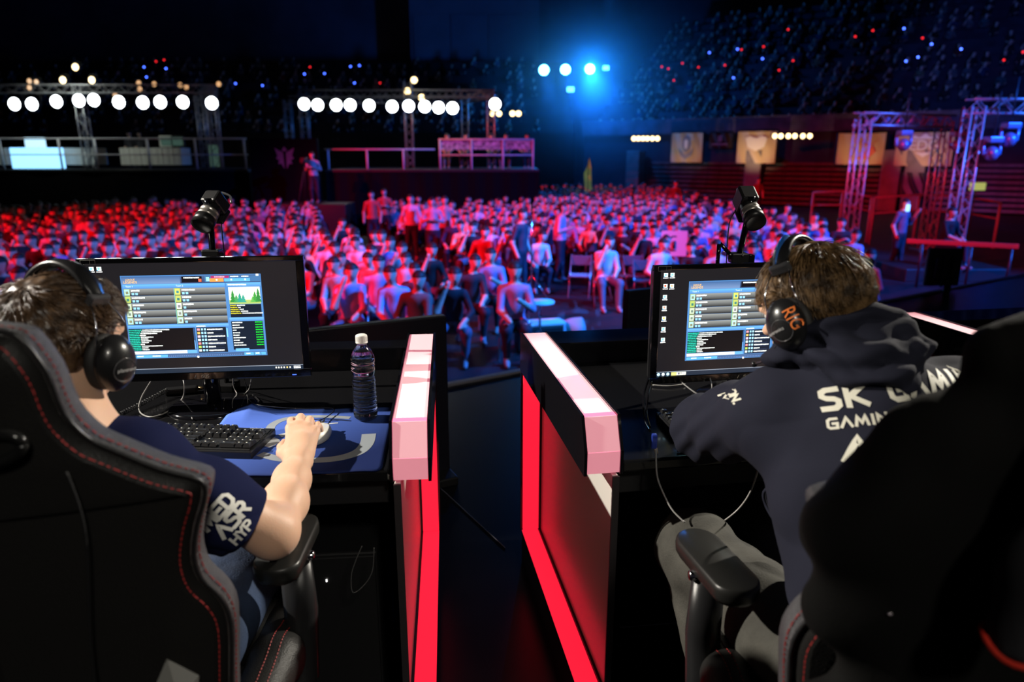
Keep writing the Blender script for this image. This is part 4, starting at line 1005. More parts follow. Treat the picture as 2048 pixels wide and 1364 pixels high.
    # players list
    R_(.497, .635, .712, .945, dk, 3); P.blobs(U(.5), V(.612), .045, .012, wht, 5, 21); R_(.716, .65, .724, .76, (.2,.55,.95), 5)
    pc = [(.8,.3,.35),(.9,.45,.1),(.8,.5,.6),(.6,.8,.85),(.8,.25,.25),(.4,.55,.1),(.6,.8,.8)]
    for k in range(7):
        v = .645+k*.043; R_(.502, v, .522, v+.028, pc[k], 5); R_(.53, v, .545, v+.026, (.3,.6,.85), 5); R_(.552, v, .567, v+.026, (.35,.65,.9), 5)
        P.blobs(U(.575), V(v+.006), (.075,.03,.085,.045,.085,.035,.075)[k], .014, wht, 5, k+60); R_(.575, v+.032, .69, v+.034, (.05,.08,.2), 5)
    # map picture: bare woodland clearing
    P.grad(U(.745), V(.105), U(.995), V(.148), (.12,.38,.75), (.08,.22,.5), 3); P.blobs(U(.755), V(.118), .09, .014, wht, 5, 77)
    P.grad(U(.757), V(.155), U(.985), V(.36), (.9,.98,.75), (.75,.85,.55), 4)
    R_(.757, .31, .985, .36, (.35,.45,.12), 5)
    for (u, s_, c) in ((.785,.16,(.03,.22,.04)),(.81,.10,(.06,.30,.10)),(.835,.12,(.03,.28,.2)),(.86,.10,(.04,.30,.22)),(.945,.14,(.05,.28,.05)),(.97,.18,(.03,.2,.04)),(.93,.08,(.12,.4,.08))):
        for q in range(3): P.poly([(U(u), V(.345-s_+q*s_*.25)), (U(u+.012+.006*q), V(.345-s_*.55+q*s_*.25)), (U(u-.012-.006*q), V(.345-s_*.55+q*s_*.25))], c, 6+q)
    R_(.757, .365, .985, .52, dk, 3)
    for k in range(5): P.blobs(U(.76), V(.37+k*.024), .028+.006*k, .011, (.55,.5,.03), 5, k+90); P.blobs(U(.76)+.032+.006*k, V(.37+k*.024), (.04,.012,.02,.035,.1)[k], .011, wht, 5, k+95)
    P.grad(U(.745), V(.525), U(.995), V(.565), (.14,.40,.8), (.08,.22,.5), 3); R_(.755, .57, .985, .92, dk, 3)
    for k in range(10):
        P.blobs(U(.762), V(.578+k*.031), (.05,.035,.055,.018,.035,.03,.06,.03,.045,.06)[k], .012, wht, 5, k+110); P.blobs(U(.93), V(.576+k*.031), .035, .012, (.01,.55,.03), 5, k+130)
    R_(.77, .905, .87, .938, (.14,.42,.75), 5)
    R_(.005, .95, .995, .992, (.05,.10,.22), 3); 
    for a, b_ in (((.01,.27)),((.83,.9)),((.905,.95)),((.955,.99))): R_(a, .957, b_, .99, (.10,.38,.7), 4)
    P.blobs(U(.05), V(.962), .03, .013, wht, 5, 1); P.blobs(U(.16), V(.962), .04, .013, wht, 5, 2); P.blobs(U(.845), V(.96), .02, .014, wht, 5, 5); P.blobs(U(.915), V(.96), .018, .014, wht, 5, 6)
    for k in range(40): R_(.28+k*.0135, .972, .286+k*.0135, .982, (.12,.22,.45), 5)
    P.poly([(U(.49)+.006*cos(a*pi/4), V(.995)+.010*sin(a*pi/4)) for a in range(8)], (.95,.95,.9), 6)
    return P.build('display', parent, M, pic_m)
bez = mat('bezel_gloss', (.006,.006,.007), .12, coat=.5)
def monitor(label, corner, side, yaw, tilt, seed):
    """corner: world place of the outer bottom corner on that side"""
    W, H = .572, .333; u = Vector((cos(yaw), sin(yaw), 0)); c = corner+u*(W/2 if side == 'l' else -W/2)
    t = thing('monitor', label, 'monitor', (c.x, c.y, DESK), yaw); h0 = c.z-DESK
    M = Matrix.Translation((0, 0, h0)) @ Matrix.Rotation(-tilt, 4, 'X')
    z0 = (H-SHGT)*.62; ctr = z0+SHGT/2
    m = MB()
    for (x, z, w_, h_) in ((0, z0/2, W, z0), (0, (z0+SHGT+H)/2, W, H-z0-SHGT), (-(W+SWID)/4, ctr, (W-SWID)/2, SHGT), ((W+SWID)/4, ctr, (W-SWID)/2, SHGT)): m.box((x, .006, z), (w_, .016, h_), bev=.002)
    m.build('bezel', bez, t, M)
    m = MB(); m.box((0, .03, H/2), (W*.98, .035, H*.97), bev=.012); m.build('shell', BLACK_PLASTIC, t, M)
    m = MB(); m.box((0, .006, ctr), (SWID+.002, .006, SHGT+.002)); m.build('screen_glass', mat('lcd_glass', (.012,.011,.012), .3), t, M)
    screen_picture(t, M @ Matrix.Translation((0, .0015, ctr)), seed, None)
    m = MB(); m.tube([(0, .055, 0), (0, .055, h0+.1)], .022, 10, flat=1); m.build('stand_neck', BLACK_GLOSS, t)
    m = MB(); m.lathe([(0, .014), (.09, .012), (.105, .004), (.105, 0)], 30, Matrix.Translation((0, .05, 0)) @ Matrix.Scale(1.2, 4, (1,0,0))); m.build('stand_base', BLACK_GLOSS, t)
    me = text_mesh('/SUS', .0125, spacing=.9, shear=.0); me.materials.append(mat('bezel_print', (.55,.5,.42), .4)); link('lettering', me, t, M @ Matrix.Translation((.004, -.0025, z0*.45)) @ Matrix.Rotation(pi/2, 4, 'X'))
    m = MB(); m.tube([(-.0235, -.0025, z0*.45-.0045), (-.019, -.0025, z0*.45+.005)], .0008, 4); m.build('lettering_stroke', MATS['bezel_print'], t, M)
    m = MB(); m.box((W/2-.045, -.0025, z0*.3), (.011, .001, .002)); m.build('power_light', mat('power_led', (0,0,.1), .4, emit=(.05,.12,1), es=3), t, M)
    m = MB()
    x_, z_ = -W/2+.03, H-.009
    for a, b_ in (((-.018,-.006),(.018,-.006)), ((-.018,.006),(.018,.006)), ((-.018,-.006),(-.018,.006)), ((.018,-.006),(.018,.006)), ((.005,-.006),(.005,.006))): m.tube([(x_+a[0], -.0025, z_+a[1]), (x_+b_[0], -.0025, z_+b_[1])], .0005, 4)
    m.build('sticker_outline', mat('sticker_grey', (.25,.24,.22), .5), t, M)
    return t
monL = monitor('black widescreen monitor showing a blue game client, behind the black keyboard and blue pad', aty(623, 752, 1.85), 'r', radians(6.2), radians(1.5), 1)
monR = monitor('black widescreen monitor showing a blue game client, partly hidden by the hoodie player', aty(1298, 769, 1.86), 'l', radians(9.6), radians(1.5), 5)

# ---------------------------------------------------------------- small cameras on poles behind the monitors
def pole_camera(label, lens, tail, foot, side):
    t = thing('pole_camera', label, 'camera', tuple(foot)); o = Vector(foot); A_, B_ = Vector(lens)-o, Vector(tail)-o
    ax = (B_-A_).normalized(); L = (B_-A_).length
    Z = ax; Y = Vector((0,0,1)).cross(Z).normalized(); X_ = Y.cross(Z)
    Mx = Matrix((( Y.x, X_.x, Z.x, A_.x), (Y.y, X_.y, Z.y, A_.y), (Y.z, X_.z, Z.z, A_.z), (0,0,0,1)))
    m = MB(); m.lathe([(.0, .004), (.024, .004), (.029, 0), (.030, .03), (.026, .034)], 24, Mx); m.build('lens_hood', BLACK_PLASTIC, t)
    m = MB(); m.lathe([(.026, .034), (.028, .036), (.028, .042), (.026, .044), (.0255, .05), (.0275, .052), (.0275, .056), (.025, .058)], 24, Mx); m.build('lens_ring', mat('ring_grey', (.45,.42,.38), .3, .7), t)
    m = MB(); m.lathe([(.025, .055), (.025, .075), (.02, .078)], 24, Mx); m.build('lens_barrel', BLACK_PLASTIC, t)
    m = MB(); m.box((0, 0, .075+(L-.075)/2), (.05, .062, L-.07), M=Mx, bev=.006); m.build('camera_body', BLACK_PLASTIC, t)
    m = MB(); m.add([(-.026 if side < 0 else .026, y, .08+z) for y, z in ((-.012,.0),(.014,.0),(.0,.03))], [(0,1,2)], Mx); m.box(((-.026 if side < 0 else .026), -.018, .1), (.001, .004, .035), M=Mx); m.build('marking', mat('camera_marking', (.4,.38,.42), .5), t)
    m = MB()
    for k, (x, y, z) in enumerate(((-.015,.036,.055),(.015,.037,.06),(-.012,.037,.085),(.014,.037,.09),(0,.038,.105))): m.ell((x, y, z), (.004,.004,.004), 8, 5, Mx)
    m.build('control_knob', CHROME, t)
    m = MB(); m.box((0, .038, .075), (.045, .012, .05), M=Mx, bev=.004); m.build('top_grip', BLACK_PLASTIC, t)
    m = MB(); m.tube(smooth_path([Mx @ Vector((0,0,L-.01)), Mx @ Vector((.012,.0,L+.02)), Mx @ Vector((-.01,.02,L+.03)), Mx @ Vector((-.02,.03,L+.01))], 5), .0035, 6); m.build('plug', mat('plug_grey', (.3,.3,.32), .35), t)
    mid = Mx @ Vector((0, -.03, .08))
    m = MB(); m.tube([mid, mid+Vector((0,0,-.03)), (0,0,0)], [.012, .009, .009], 10); m.build('pole', BLACK_GLOSS, t)
    m = MB(); m.box((0,0,.01), (.05,.04,.03), bev=.004); m.tube([(-.03,0,.01),(.03,0,.01)], .006, 8); m.build('clamp', BLACK_PLASTIC, t)
    sx = side; c0 = Mx @ Vector((0,0,L)); m = MB(); m.tube(smooth_path([c0, c0+Vector((.02*sx,.0,-.05)), Vector((.035*sx,0,.1)), Vector((.03*sx,.01,-.02)), Vector((.01*sx,.04,-.1))], 6), .0018, 5); m.build('cable', BLACK_MATTE, t)
    return t
fL = aty(426, 516, 2.02); pole_camera('black compact camera on a pole above the monitor in front of the camera side of the red crowd block', aty(402, 453, 1.96), aty(437, 396, 2.04), fL, 1)['label'] = 'black compact camera with cable on a pole behind the blue-pad booth\'s monitor'
fR = aty(1476, 522, 2.06); tcR = pole_camera('black compact camera on a tilted pole behind the hoodie player\'s monitor', aty(1512, 447, 1.98), aty(1486, 388, 2.08), fR, -1)
m = MB(); o_ = fR
m.tube([Vector((-.06,0,.02)), Vector((-.055,0,.05)), Vector((-.02,0,.015)), Vector((.03,0,.01))], .007, 6); m.tube([(-.06,0,-.02), (-.06,0,.05)], .006, 6); m.box((.02,0,.005), (.05,.03,.03), bev=.004); m.build('friction_arm', BLACK_GLOSS, tcR)
m = MB()
for q in ((-.05,-.02,.03),(-.03,-.02,.022),(.005,-.025,.02),(.03,-.02,.02),(.02,-.01,.06)): m.ell(q, (.003,.003,.003), 8, 5)
m.build('screw', CHROME, tcR)
# the long pole of each camera goes down behind the monitor to the desk
for nm, f_ in (('support pole clamped to the ledge behind the blue-pad booth\'s monitor', fL), ('support pole clamped to the ledge behind the hoodie player\'s monitor', fR)):
    t = thing('support_pole', nm, 'pole', (f_.x, f_.y+.0, DESK)); m = MB(); m.tube([(0,0,0), (0,0,f_.z-DESK-.006)], .008, 8); m.build('tube', BLACK_GLOSS, t); m = MB(); m.box((0,0,.012), (.06,.06,.024), bev=.004); m.build('clamp', BLACK_PLASTIC, t)

# ---------------------------------------------------------------- keyboards: every key a part
key_m = mat('key_black', (.013,.013,.014), .38)
def keycap(w_):
    m = MB(); a, b_, h = w_/2-.0008, .0093, .0085; ta_, tb = a-.0028, b_-.003
    m.add([(-a,-b_,0),(a,-b_,0),(a,b_,0),(-a,b_,0),(-ta_,-tb+.001,h),(ta_,-tb+.001,h),(ta_,tb+.001,h-.0008),(-ta_,tb+.001,h-.0008),(-ta_*.6,0,h-.0009),(ta_*.6,0,h-.0009)],
          [(0,1,5,4),(1,2,6,5),(2,3,7,6),(3,0,4,7),(4,5,9,8),(5,6,9),(6,7,8,9),(7,4,8)]); m.cm = 1; m.add([(-ta_*.8,.0015,h-.0002),(-ta_*.8+.0035,.0015,h-.0002),(-ta_*.8+.0035,.0045,h-.0002),(-ta_*.8,.0045,h-.0002)], [(0,1,2,3)]); return m.mesh('key', [key_m, WHITE_PRINT])
KEYS = {}
def keyboard(label, c, yaw, lit=None, text=None):
    t = thing('keyboard', label, 'keyboard', (c.x, c.y, DESK), yaw); U = .0192
    m = MB(); m.box((0, 0, .011), (.445, .148, .022), bev=.003); m.build('case', BLACK_PLASTIC, t)
    m = MB(); m.box((0, -.004, .0225), (.432, .128, .002)); m.build('key_bed', BLACK_MATTE, t)
    rows = [[(0,1)]+[(2+k,1) for k in range(4)]+[(6.5+k,1) for k in range(4)]+[(11+k,1) for k in range(4)]+[(15.25+k,1) for k in range(3)],
            [(k,1) for k in range(13)]+[(13,2)]+[(15.25+k,1) for k in range(3)]+[(18.5+k,1) for k in range(4)],
            [(0,1.5)]+[(1.5+k,1) for k in range(12)]+[(13.5,1.5)]+[(15.25+k,1) for k in range(3)]+[(18.5+k,1) for k in range(4)],
            [(0,1.75)]+[(1.75+k,1) for k in range(11)]+[(12.75,2.25)]+[(18.5+k,1) for k in range(3)],
            [(0,2.25)]+[(2.25+k,1) for k in range(10)]+[(12.25,2.75)]+[(16.25,1)]+[(18.5+k,1) for k in range(4)],
            [(0,1.25),(1.25,1.25),(2.5,1.25),(3.75,6.25),(10,1.25),(11.25,1.25),(12.5,1.25),(13.75,1.25)]+[(15.25+k,1) for k in range(3)]+[(18.5,2),(20.5,1),(21.5,1)]]
    for j, row in enumerate(rows):
        yy = .052-j*U-(.006 if j else 0)
        for (x, w_) in row:
            if w_ not in KEYS: KEYS[w_] = keycap(w_*U)
            link('key', KEYS[w_], t, Matrix.Translation((-.2165+(x+w_/2)*U, yy, .0235+.0012*abs(j-3))))
    if lit:
        m = MB()
        for (x, j) in lit: m.box((-.2165+(x+.5)*U, .052-j*U-.006, .0335+.0012*abs(j-3)), (.012, .012, .0006))
        m.build('lit_key_tops', mat('key_blue_glow', (.02,.1,.4), .4, emit=(.02,.18,.8), es=.8), t)
    if text:
        me = text_mesh(text, .0085); me.materials.append(WHITE_PRINT); link('lettering', me, t, Matrix.Translation((.178, .0665, .0234)))
    m = MB(); m.box((.0, .0745, .012), (.03,.004,.01), bev=.001); m.build('cable_plug', BLACK_MATTE, t)
    return t
kyaw = radians(-4); ku = Vector((cos(kyaw), sin(kyaw), 0)); kr = atz(526, 873, DESK+.03)
keyboard('black full-size keyboard lying half on the blue mouse pad', kr-ku*.222, kyaw, None, 'steelseries')
kl = atz(1314, 815, DESK+.03); kyr = radians(7); kn = atz(1348, 862, DESK+.03); kur = Vector((cos(kyr), sin(kyr), 0))
keyboard('black keyboard with some blue-lit keys under the hoodie player\'s arm', (kl+kn)/2+kur*.222, kyr, [(k, 4) for k in range(1, 6)]+[(k, 5) for k in (0, 1, 3)]+[(2, 3), (3, 3)])

# ---------------------------------------------------------------- mouse pads
Zp = DESK+.0035
def padp(px, py, z=Zp): return atz(px, py, z)
pc0 = padp(779, 813); pc1 = padp(776, 940); t = thing('mouse_pad', 'large blue mouse pad with grey swirls and a curled-up corner', 'mouse pad', tuple((pc0+pc1)/2-Vector((.2, 0, 0))), radians(LYAW))
o = t.location; o.z = DESK; Mi = (Matrix.Translation(o) @ Matrix.Rotation(radians(LYAW), 4, 'Z')).inverted()
q0, q1 = Mi @ pc0, Mi @ pc1; xr = (q0.x+q1.x)/2; yf, yn = q0.y, q1.y; xl = xr-.45
m = MB(); n_, k_ = 46, 34; vs = []; m.smooth = True
def pad_z(x, y):
    u = (x-xl)/(xr-xl); v = (y-yn)/(yf-yn); z = .0035+.002*sin(u*14+v*3)*max(0, v-.6)
    d = max(0, v-.72)/.28; e = max(0, 1-abs(u-.13)/.17); z += .022*d*e**1.2
    return z+.0012*sin(u*23)*max(0, .12-v)/.12
for j in range(k_+1):
    for i in range(n_+1):
        u, v = i/n_, j/k_; x, y = xl+(xr-xl)*u, yn+(yf-yn)*v
        r_ = .02; dx = min(x-xl, xr-x); dy = min(y-yn, yf-y)
        if dx < r_ and dy < r_:
            cxn = xl+r_ if x-xl < r_ else xr-r_; cyn = yn+r_ if y-yn < r_ else yf-r_; vx, vy = x-cxn, y-cyn; mm = max(abs(vx), abs(vy)); ln = sqrt(vx*vx+vy*vy)+1e-9; x, y = cxn+vx*mm/ln, cyn+vy*mm/ln
        vs.append((x, y, pad_z(x, y)))
N1 = (n_+1)*(k_+1); vs2 = [(a, b_, c-.003) for a, b_, c in vs]
fs = [(j*(n_+1)+i, j*(n_+1)+i+1, (j+1)*(n_+1)+i+1, (j+1)*(n_+1)+i) for j in range(k_) for i in range(n_)]
ring_ = [i for i in range(n_+1)]+[j*(n_+1)+n_ for j in range(1, k_+1)]+[k_*(n_+1)+i for i in range(n_-1, -1, -1)]+[j*(n_+1) for j in range(k_-1, 0, -1)]
m.add(vs+vs2, fs+[tuple(N1+i for i in reversed(f)) for f in fs]+[(ring_[(i+1) % len(ring_)], ring_[i], N1+ring_[i], N1+ring_[(i+1) % len(ring_)]) for i in range(len(ring_))])
pad_m = bpy.data.materials.new('pad_print_lit'); pad_m.use_nodes = True; nt = pad_m.node_tree; b = nt.nodes['Principled BSDF']; b.inputs['Roughness'].default_value = .75; b.inputs['Specular IOR Level'].default_value = .2
tc = nt.nodes.new('ShaderNodeTexCoord'); sx_ = nt.nodes.new('ShaderNodeSeparateXYZ'); nt.links.new(tc.outputs['Object'], sx_.inputs[0])
ma = nt.nodes.new('ShaderNodeMath'); ma.operation = 'MULTIPLY_ADD'; ma.inputs[1].default_value = -1.1; nt.links.new(sx_.outputs['X'], ma.inputs[0]); nt.links.new(sx_.outputs['Y'], ma.inputs[2])
mr = nt.nodes.new('ShaderNodeMapRange'); mr.inputs['From Min'].default_value = -.30; mr.inputs['From Max'].default_value = .42; nt.links.new(ma.outputs[0], mr.inputs['Value'])
rp_ = nt.nodes.new('ShaderNodeValToRGB'); rp_.color_ramp.elements[0].color = (.007,.018,.10,1); rp_.color_ramp.elements[1].color = (.11,.22,.80,1); nt.links.new(mr.outputs[0], rp_.inputs[0]); nt.links.new(rp_.outputs[0], b.inputs['Base Color'])  # print blue; the brightening to the far corner is light put into the colour
m.build('pad_surface', pad_m, t)
def print_band(cl, w0, w1, mt, name='swirl_print', lift=.0006):
    """a printed band following a line of image-measured places on the pad"""
    P = smooth_path([Mi @ padp(*q) for q in cl], 8); mm = MB(); vs = []
    for i, p in enumerate(P):
        tt = (P[min(i+1, len(P)-1)]-P[max(i-1, 0)]); tt.z = 0; tt.normalize(); nn = Vector((-tt.y, tt.x, 0)); w_ = w0+(w1-w0)*i/(len(P)-1)
        for s in (-1, -.33, .33, 1):
            q = p+nn*w_*s; vs.append((q.x, q.y, pad_z(q.x, q.y)+lift))
    mm.smooth = True; mm.add(vs, [(i*4+k, i*4+k+1, i*4+k+5, i*4+k+4) for i in range(len(P)-1) for k in range(3)]); return mm.build(name, mt, t)
gm = mat('pad_grey', (.30,.33,.36), .6); gw = mat('pad_white', (.62,.64,.66), .6); gd = mat('pad_dark', (.008,.016,.06), .6)
print_band([(738,868),(733,888),(715,905),(675,917),(620,921),(560,918),(520,908)], .018, .012, gm)
print_band([(700,836),(650,833),(600,834),(565,840),(545,850),(538,862)], .009, .012, gm)
print_band([(702,842),(650,838),(602,842),(572,852)], .003, .004, gd)
print_band([(676,846),(640,850),(600,862),(560,872)], .003, .011, gw)
print_band([(540,878),(548,884),(530,893)], .012, .016, gw)
print_band([(690,840),(640,844),(590,856)], .001, .003, gd)
# black pad with red stitched edge
p = padp(415, 812); t = thing('mouse_pad', 'black mouse pad with a red edge and a grey round emblem behind the keyboard', 'mouse pad', (p.x, p.y, DESK), radians(6))
m = MB(); pts = [(cos(a)*.085*(1 if abs(cos(a)) < 2 else 1), sin(a)*.06) for a in [2*pi*k/28 for k in range(28)]]
m.poly(pts, .003); m.build('pad_surface', mat('black_cloth', (.012,.011,.012), .85), t)
m = MB(); m.tube([(x, y, .002) for x, y in pts]+[(pts[0][0], pts[0][1], .002)], .0014, 5); m.build('stitched_edge', mat('red_thread', (.28,.015,.02), .6), t)
m = MB()
for pl in ([(-.035,-.012),(-.02,-.018),(-.002,-.018),(-.008,-.008),(-.03,-.006)], [(-.028,-.002),(-.006,-.004),(-.002,.006),(-.02,.008)], [(-.018,.012),(0,.01),(.004,.018),(-.006,.019)],
           [(.004,-.018),(.02,-.016),(.034,-.006),(.034,.006),(.024,.014),(.012,.018),(.009,.010),(.019,.006),(.022,-.002),(.012,-.008),(.006,-.009)]):
    m.add([(x, y, .0034) for x, y in pl], [tuple(range(len(pl)))])
m.build('emblem', mat('emblem_pale', (.42,.42,.42), .6), t, Matrix.Translation((.02, -.002, 0)) @ Matrix.Scale(.9, 4))

# ---------------------------------------------------------------- bottle, mouse
p = atz(732, 838, DESK+.004); t = thing('water_bottle', 'clear ribbed plastic water bottle with white cap on the blue mouse pad', 'bottle', (p.x, p.y, DESK+.0075))
pet = mat('bottle_plastic', (.98,.99,1), .04, trans=1, ior=1.38); wat = mat('water', (.96,.98,1), .0, trans=1, ior=1.33)
prof = [(0, .004), (.012, .001), (.024, .0), (.030, .006)]
for k in range(9):
    z = .012+k*.0112; prof += [(.0315, z), (.0315, z+.005), (.0298, z+.0075), (.0298, z+.0095)]
prof += [(.0285, .115), (.0285, .122), (.031, .130), (.0315, .133)]
for k in range(2):
    z = .140+k*.010; prof += [(.0315, z), (.0302, z+.003), (.0315, z+.006)]
prof += [(.0315, .162), (.030, .172), (.0245, .186), (.0155, .198), (.013, .203), (.013, .206), (.015, .208), (.015, .210), (.0125, .212), (.0125, .224)]
m = MB(); m.lathe(prof, 40); m.build('bottle_body', pet, t)
inner = [(max(0, r-.0012), z+.001) for r, z in prof if z < .165]; inner += [(.0285, .1705), (0, .1705)]; inner[0] = (0, .006)
m = MB(); m.lathe(inner, 40); m.build('water', wat, t)
m = MB(); pr = [(0, .231), (.012, .231), (.0148, .229), (.015, .2265), (.015, .2125), (.0155, .212), (.0155, .209), (.0142, .2085)]; m.lathe(pr, 36); m.build('cap', mat('cap_white', (.85,.83,.78), .45), t)
m = MB()
for k in range(36): a = 2*pi*k/36; m.tube([(cos(a)*.0149, sin(a)*.0149, .2135), (cos(a)*.0149, sin(a)*.0149, .2265)], .0007, 4)
m.build('cap_ribs', MATS['cap_white'], t, kind='stuff')

def tube_thing(name, label, pts, r, mt, cat, n=6, smooth=6, **k):
    o = Vector(pts[0]); m = MB(); m.tube(smooth_path([Vector(p)-o for p in pts], smooth), r, n); ob = m.build(name, mt, None, Matrix.Translation(o)); tag(ob, label, cat); return ob
cab_g = mat('cable_grey', (.32,.31,.30), .35); cab_b = mat('cable_black', (.02,.02,.022), .3, coat=.3)
Z1 = DESK+.006
D_ = lambda px, py, z=Z1: atz(px, py, z)
tube_thing('cable', 'grey looped cable hanging under the monitor and lying before the black pad', [aty(305, 758, 1.86), D_(283, 795, Z1+.03), D_(279, 822), D_(300, 834), D_(330, 826), D_(352, 810), D_(366, 795, Z1+.01), aty(369, 775, 1.86), aty(367, 760, 1.87)], .0022, cab_g, 'cable')
tube_thing('cable', 'short grey cable forking off towards the keyboard back edge', [D_(358, 806), D_(370, 818), D_(380, 828), D_(385, 838)], .0018, cab_g, 'cable')
tube_thing('cable', 'thin pale cable loop below the monitor between stand and bottle', [aty(466, 757, 1.9), D_(468, 775, Z1+.02), D_(480, 792), D_(497, 780, Z1+.01), aty(503, 758, 1.9)], .0016, cab_g, 'cable')
tube_thing('cable', 'thin dark cable crossing the loop below the monitor', [aty(488, 757, 1.92), D_(494, 780), D_(486, 796), D_(505, 790), D_(520, 803)], .0015, cab_b, 'cable')
tube_thing('mouse_cable', 'black mouse cable running from the white mouse over the far pad edge', [D_(628, 846, DESK+.022), D_(650, 836, DESK+.012), D_(668, 822, DESK+.011), D_(660, 816, DESK+.012), D_(600, 817, DESK+.013), D_(530, 812, DESK+.03), D_(505, 806, DESK+.028), D_(497, 798, DESK+.012)], .0014, cab_b, 'cable')
# coiled headset lead
pts = [D_(243, 832), D_(290, 808, Z1+.004), D_(335, 784, Z1+.01)]; P = smooth_path(pts, 60); out = []
for i, q in enumerate(P):
    a = i*1.05; tt = (P[-1]-P[0]).normalized(); s_ = tt.cross(Vector((0,0,1))).normalized(); out.append(q+s_*cos(a)*.006+Vector((0,0,1))*(sin(a)*.006+.006))
o = out[0]; m = MB(); m.tube([q-o for q in out], .0014, 5); tag(m.build('coiled_cable', cab_b, None, Matrix.Translation(o)), 'black coiled headset cable lying beside the keyboard', 'cable')
p = D_(385, 778, DESK+.012); t = thing('headset_amplifier', 'small dark cable adapter with brass plugs under the monitor', 'adapter', (p.x, p.y, DESK), .3)
m = MB(); m.box((-.03, 0, .011), (.09, .03, .02), bev=.005); m.build('adapter_body', BLACK_PLASTIC, t)
m = MB(); m.tube([(.016,0,.012),(.042,.004,.012)], [.006,.003], 8); m.build('plug', mat('brass', (.8,.55,.25), .25, 1), t)
m = MB(); m.tube([(.048,.01,.01),(.085,.018,.01)], [.005,.0035], 8); m.build('plug', MATS['brass'], t)

# white mouse under the hand
mp = padp(641, 877, DESK+.01); MOUSE = Vector((mp.x-.012, mp.y+.012, DESK+.0055))
mouse_m = mat('mouse_white', (.72,.70,.64), .35)
f = Field(.0022, .01); f.ell((0, 0, .008), (.031, .058, .026), k=.01); f.ell((0, -.012, .012), (.030, .04, .024), k=.01); f.plane((0,0,.001), (0,0,-1))
me = f.mesh('mouse_shell'); me.materials.append(mouse_m)
t = thing('mouse', 'white computer mouse held under the hand on the blue pad', 'mouse', tuple(MOUSE), radians(-8)); link('mouse_shell', me, t)
m = MB(); m.box((0, .028, .028), (.0016, .05, .006)); m.build('button_gap', BLACK_MATTE, t); m = MB(); m.lathe([(.0,-.003),(.007,-.003),(.007,.003),(.0,.003)], 16, Matrix.Translation((0,.03,.028)) @ Matrix.Rotation(pi/2, 4, 'Y')); m.build('scroll_wheel', DARK_METAL, t)

# things under and on the far desk
p = atz(1297, 760, DESK+.2)
hp = [aty(1297, 757, 1.84), aty(1288, 790, 1.8), aty(1290, 838, 1.72), D_(1300, 862, DESK+.03)]
tube_thing('headset_cable', 'glossy black headset cables hanging at the corner of the hoodie player\'s monitor', hp, .0035, BLACK_GLOSS, 'cable', 8)
tube_thing('headset_cable', 'second glossy black cable beside the first at the monitor corner', [aty(1303, 762, 1.84), aty(1296, 792, 1.78), aty(1293, 825, 1.74), aty(1300, 855, 1.66)], .003, BLACK_GLOSS, 'cable', 8)
p = aty(1308, 882, 1.50)
t = thing('cable_adapter', 'small blue-lit cable adapter hanging at the desk edge', 'adapter', tuple(p))
m = MB(); m.box((0,0,0), (.014,.014,.035), bev=.003); m.build('adapter_body', mat('adapter_blue', (.03,.06,.4), .15, .3, coat=.5), t); m = MB(); m.tube([(.004,0,-.017),(.008,0,-.03)], .004, 8); m.build('plug', mat('plug_cream', (.6,.5,.38), .4), t)
tube_thing('cable', 'long thin cable drooping from the desk edge to the hoodie player\'s armrest', [aty(1312, 895, 1.5), aty(1314, 950, 1.47), aty(1326, 985, 1.46), aty(1345, 1020, 1.44), aty(1370, 1045, 1.42)], .0022, cab_g, 'cable')
tube_thing('cable', 'thin cable rising from the trousers towards the hoodie player\'s sleeve', [aty(1440, 1048, 1.45), aty(1475, 1020, 1.45), aty(1500, 985, 1.44), aty(1517, 935, 1.42), aty(1528, 880, 1.42)], .002, cab_g, 'cable')
for nm, pp in (('dark cable hanging at an angle behind the hoodie player\'s keyboard', [aty(1360, 762, 1.87), aty(1390, 785, 1.83), D_(1420, 800, DESK+.04), D_(1440, 806)]), ('thin cable arc under the hoodie player\'s monitor', [aty(1418, 752, 1.9), D_(1424, 775, DESK+.06), D_(1412, 795)]),
               ('flat grey cable lying along the foot of the hoodie player\'s monitor', [D_(1305, 770), D_(1340, 772), D_(1370, 768)])):
    tube_thing('cable', nm, pp, .0022, cab_g, 'cable')
p = D_(1366, 902, DESK+.004); t = thing('pen', 'short white pen lying at the desk edge by the hoodie player\'s elbow', 'pen', (p.x, p.y, DESK), radians(5)); m = MB(); m.tube([(-.014,0,.004),(.014,0,.004)], .0035, 8); m.build('barrel', mat('pen_white', (.8,.78,.75), .4), t); m = MB(); m.tube([(.014,0,.004),(.02,0,.004)], [.0035,.001], 8); m.build('tip', CHROME, t)
# computer tower and leads below the blue-pad desk
p = Vector((-.46, 1.72, ST)); t = thing('computer_tower', 'dark computer tower standing in the shadow under the blue-pad desk', 'computer', tuple(p), radians(LYAW))
m = MB(); m.box((0, .1, .23), (.2, .44, .44), bev=.006); m.build('case', mat('tower_black', (.012,.012,.013), .4), t); m = MB(); m.box((0, -.125, .23), (.19, .012, .43), bev=.004); m.build('front_panel', BLACK_PLASTIC, t)
m = MB(); m.box((-.03, -.133, .38), (.004, .002, .007)); m.build('power_light', mat('white_led', (1,1,1), .4, emit=(1,.97,.9), es=4), t)
tube_thing('cable', 'thin black lead looping below the blue-pad desk', [aty(724, 1092, 1.42), aty(712, 1120, 1.42), aty(703, 1150, 1.42), aty(706, 1185, 1.42), aty(730, 1168, 1.43), aty(745, 1140, 1.43), aty(748, 1095, 1.43)], .0016, mat('lead_gloss', (.10,.10,.10), .15, coat=.5), 'cable')
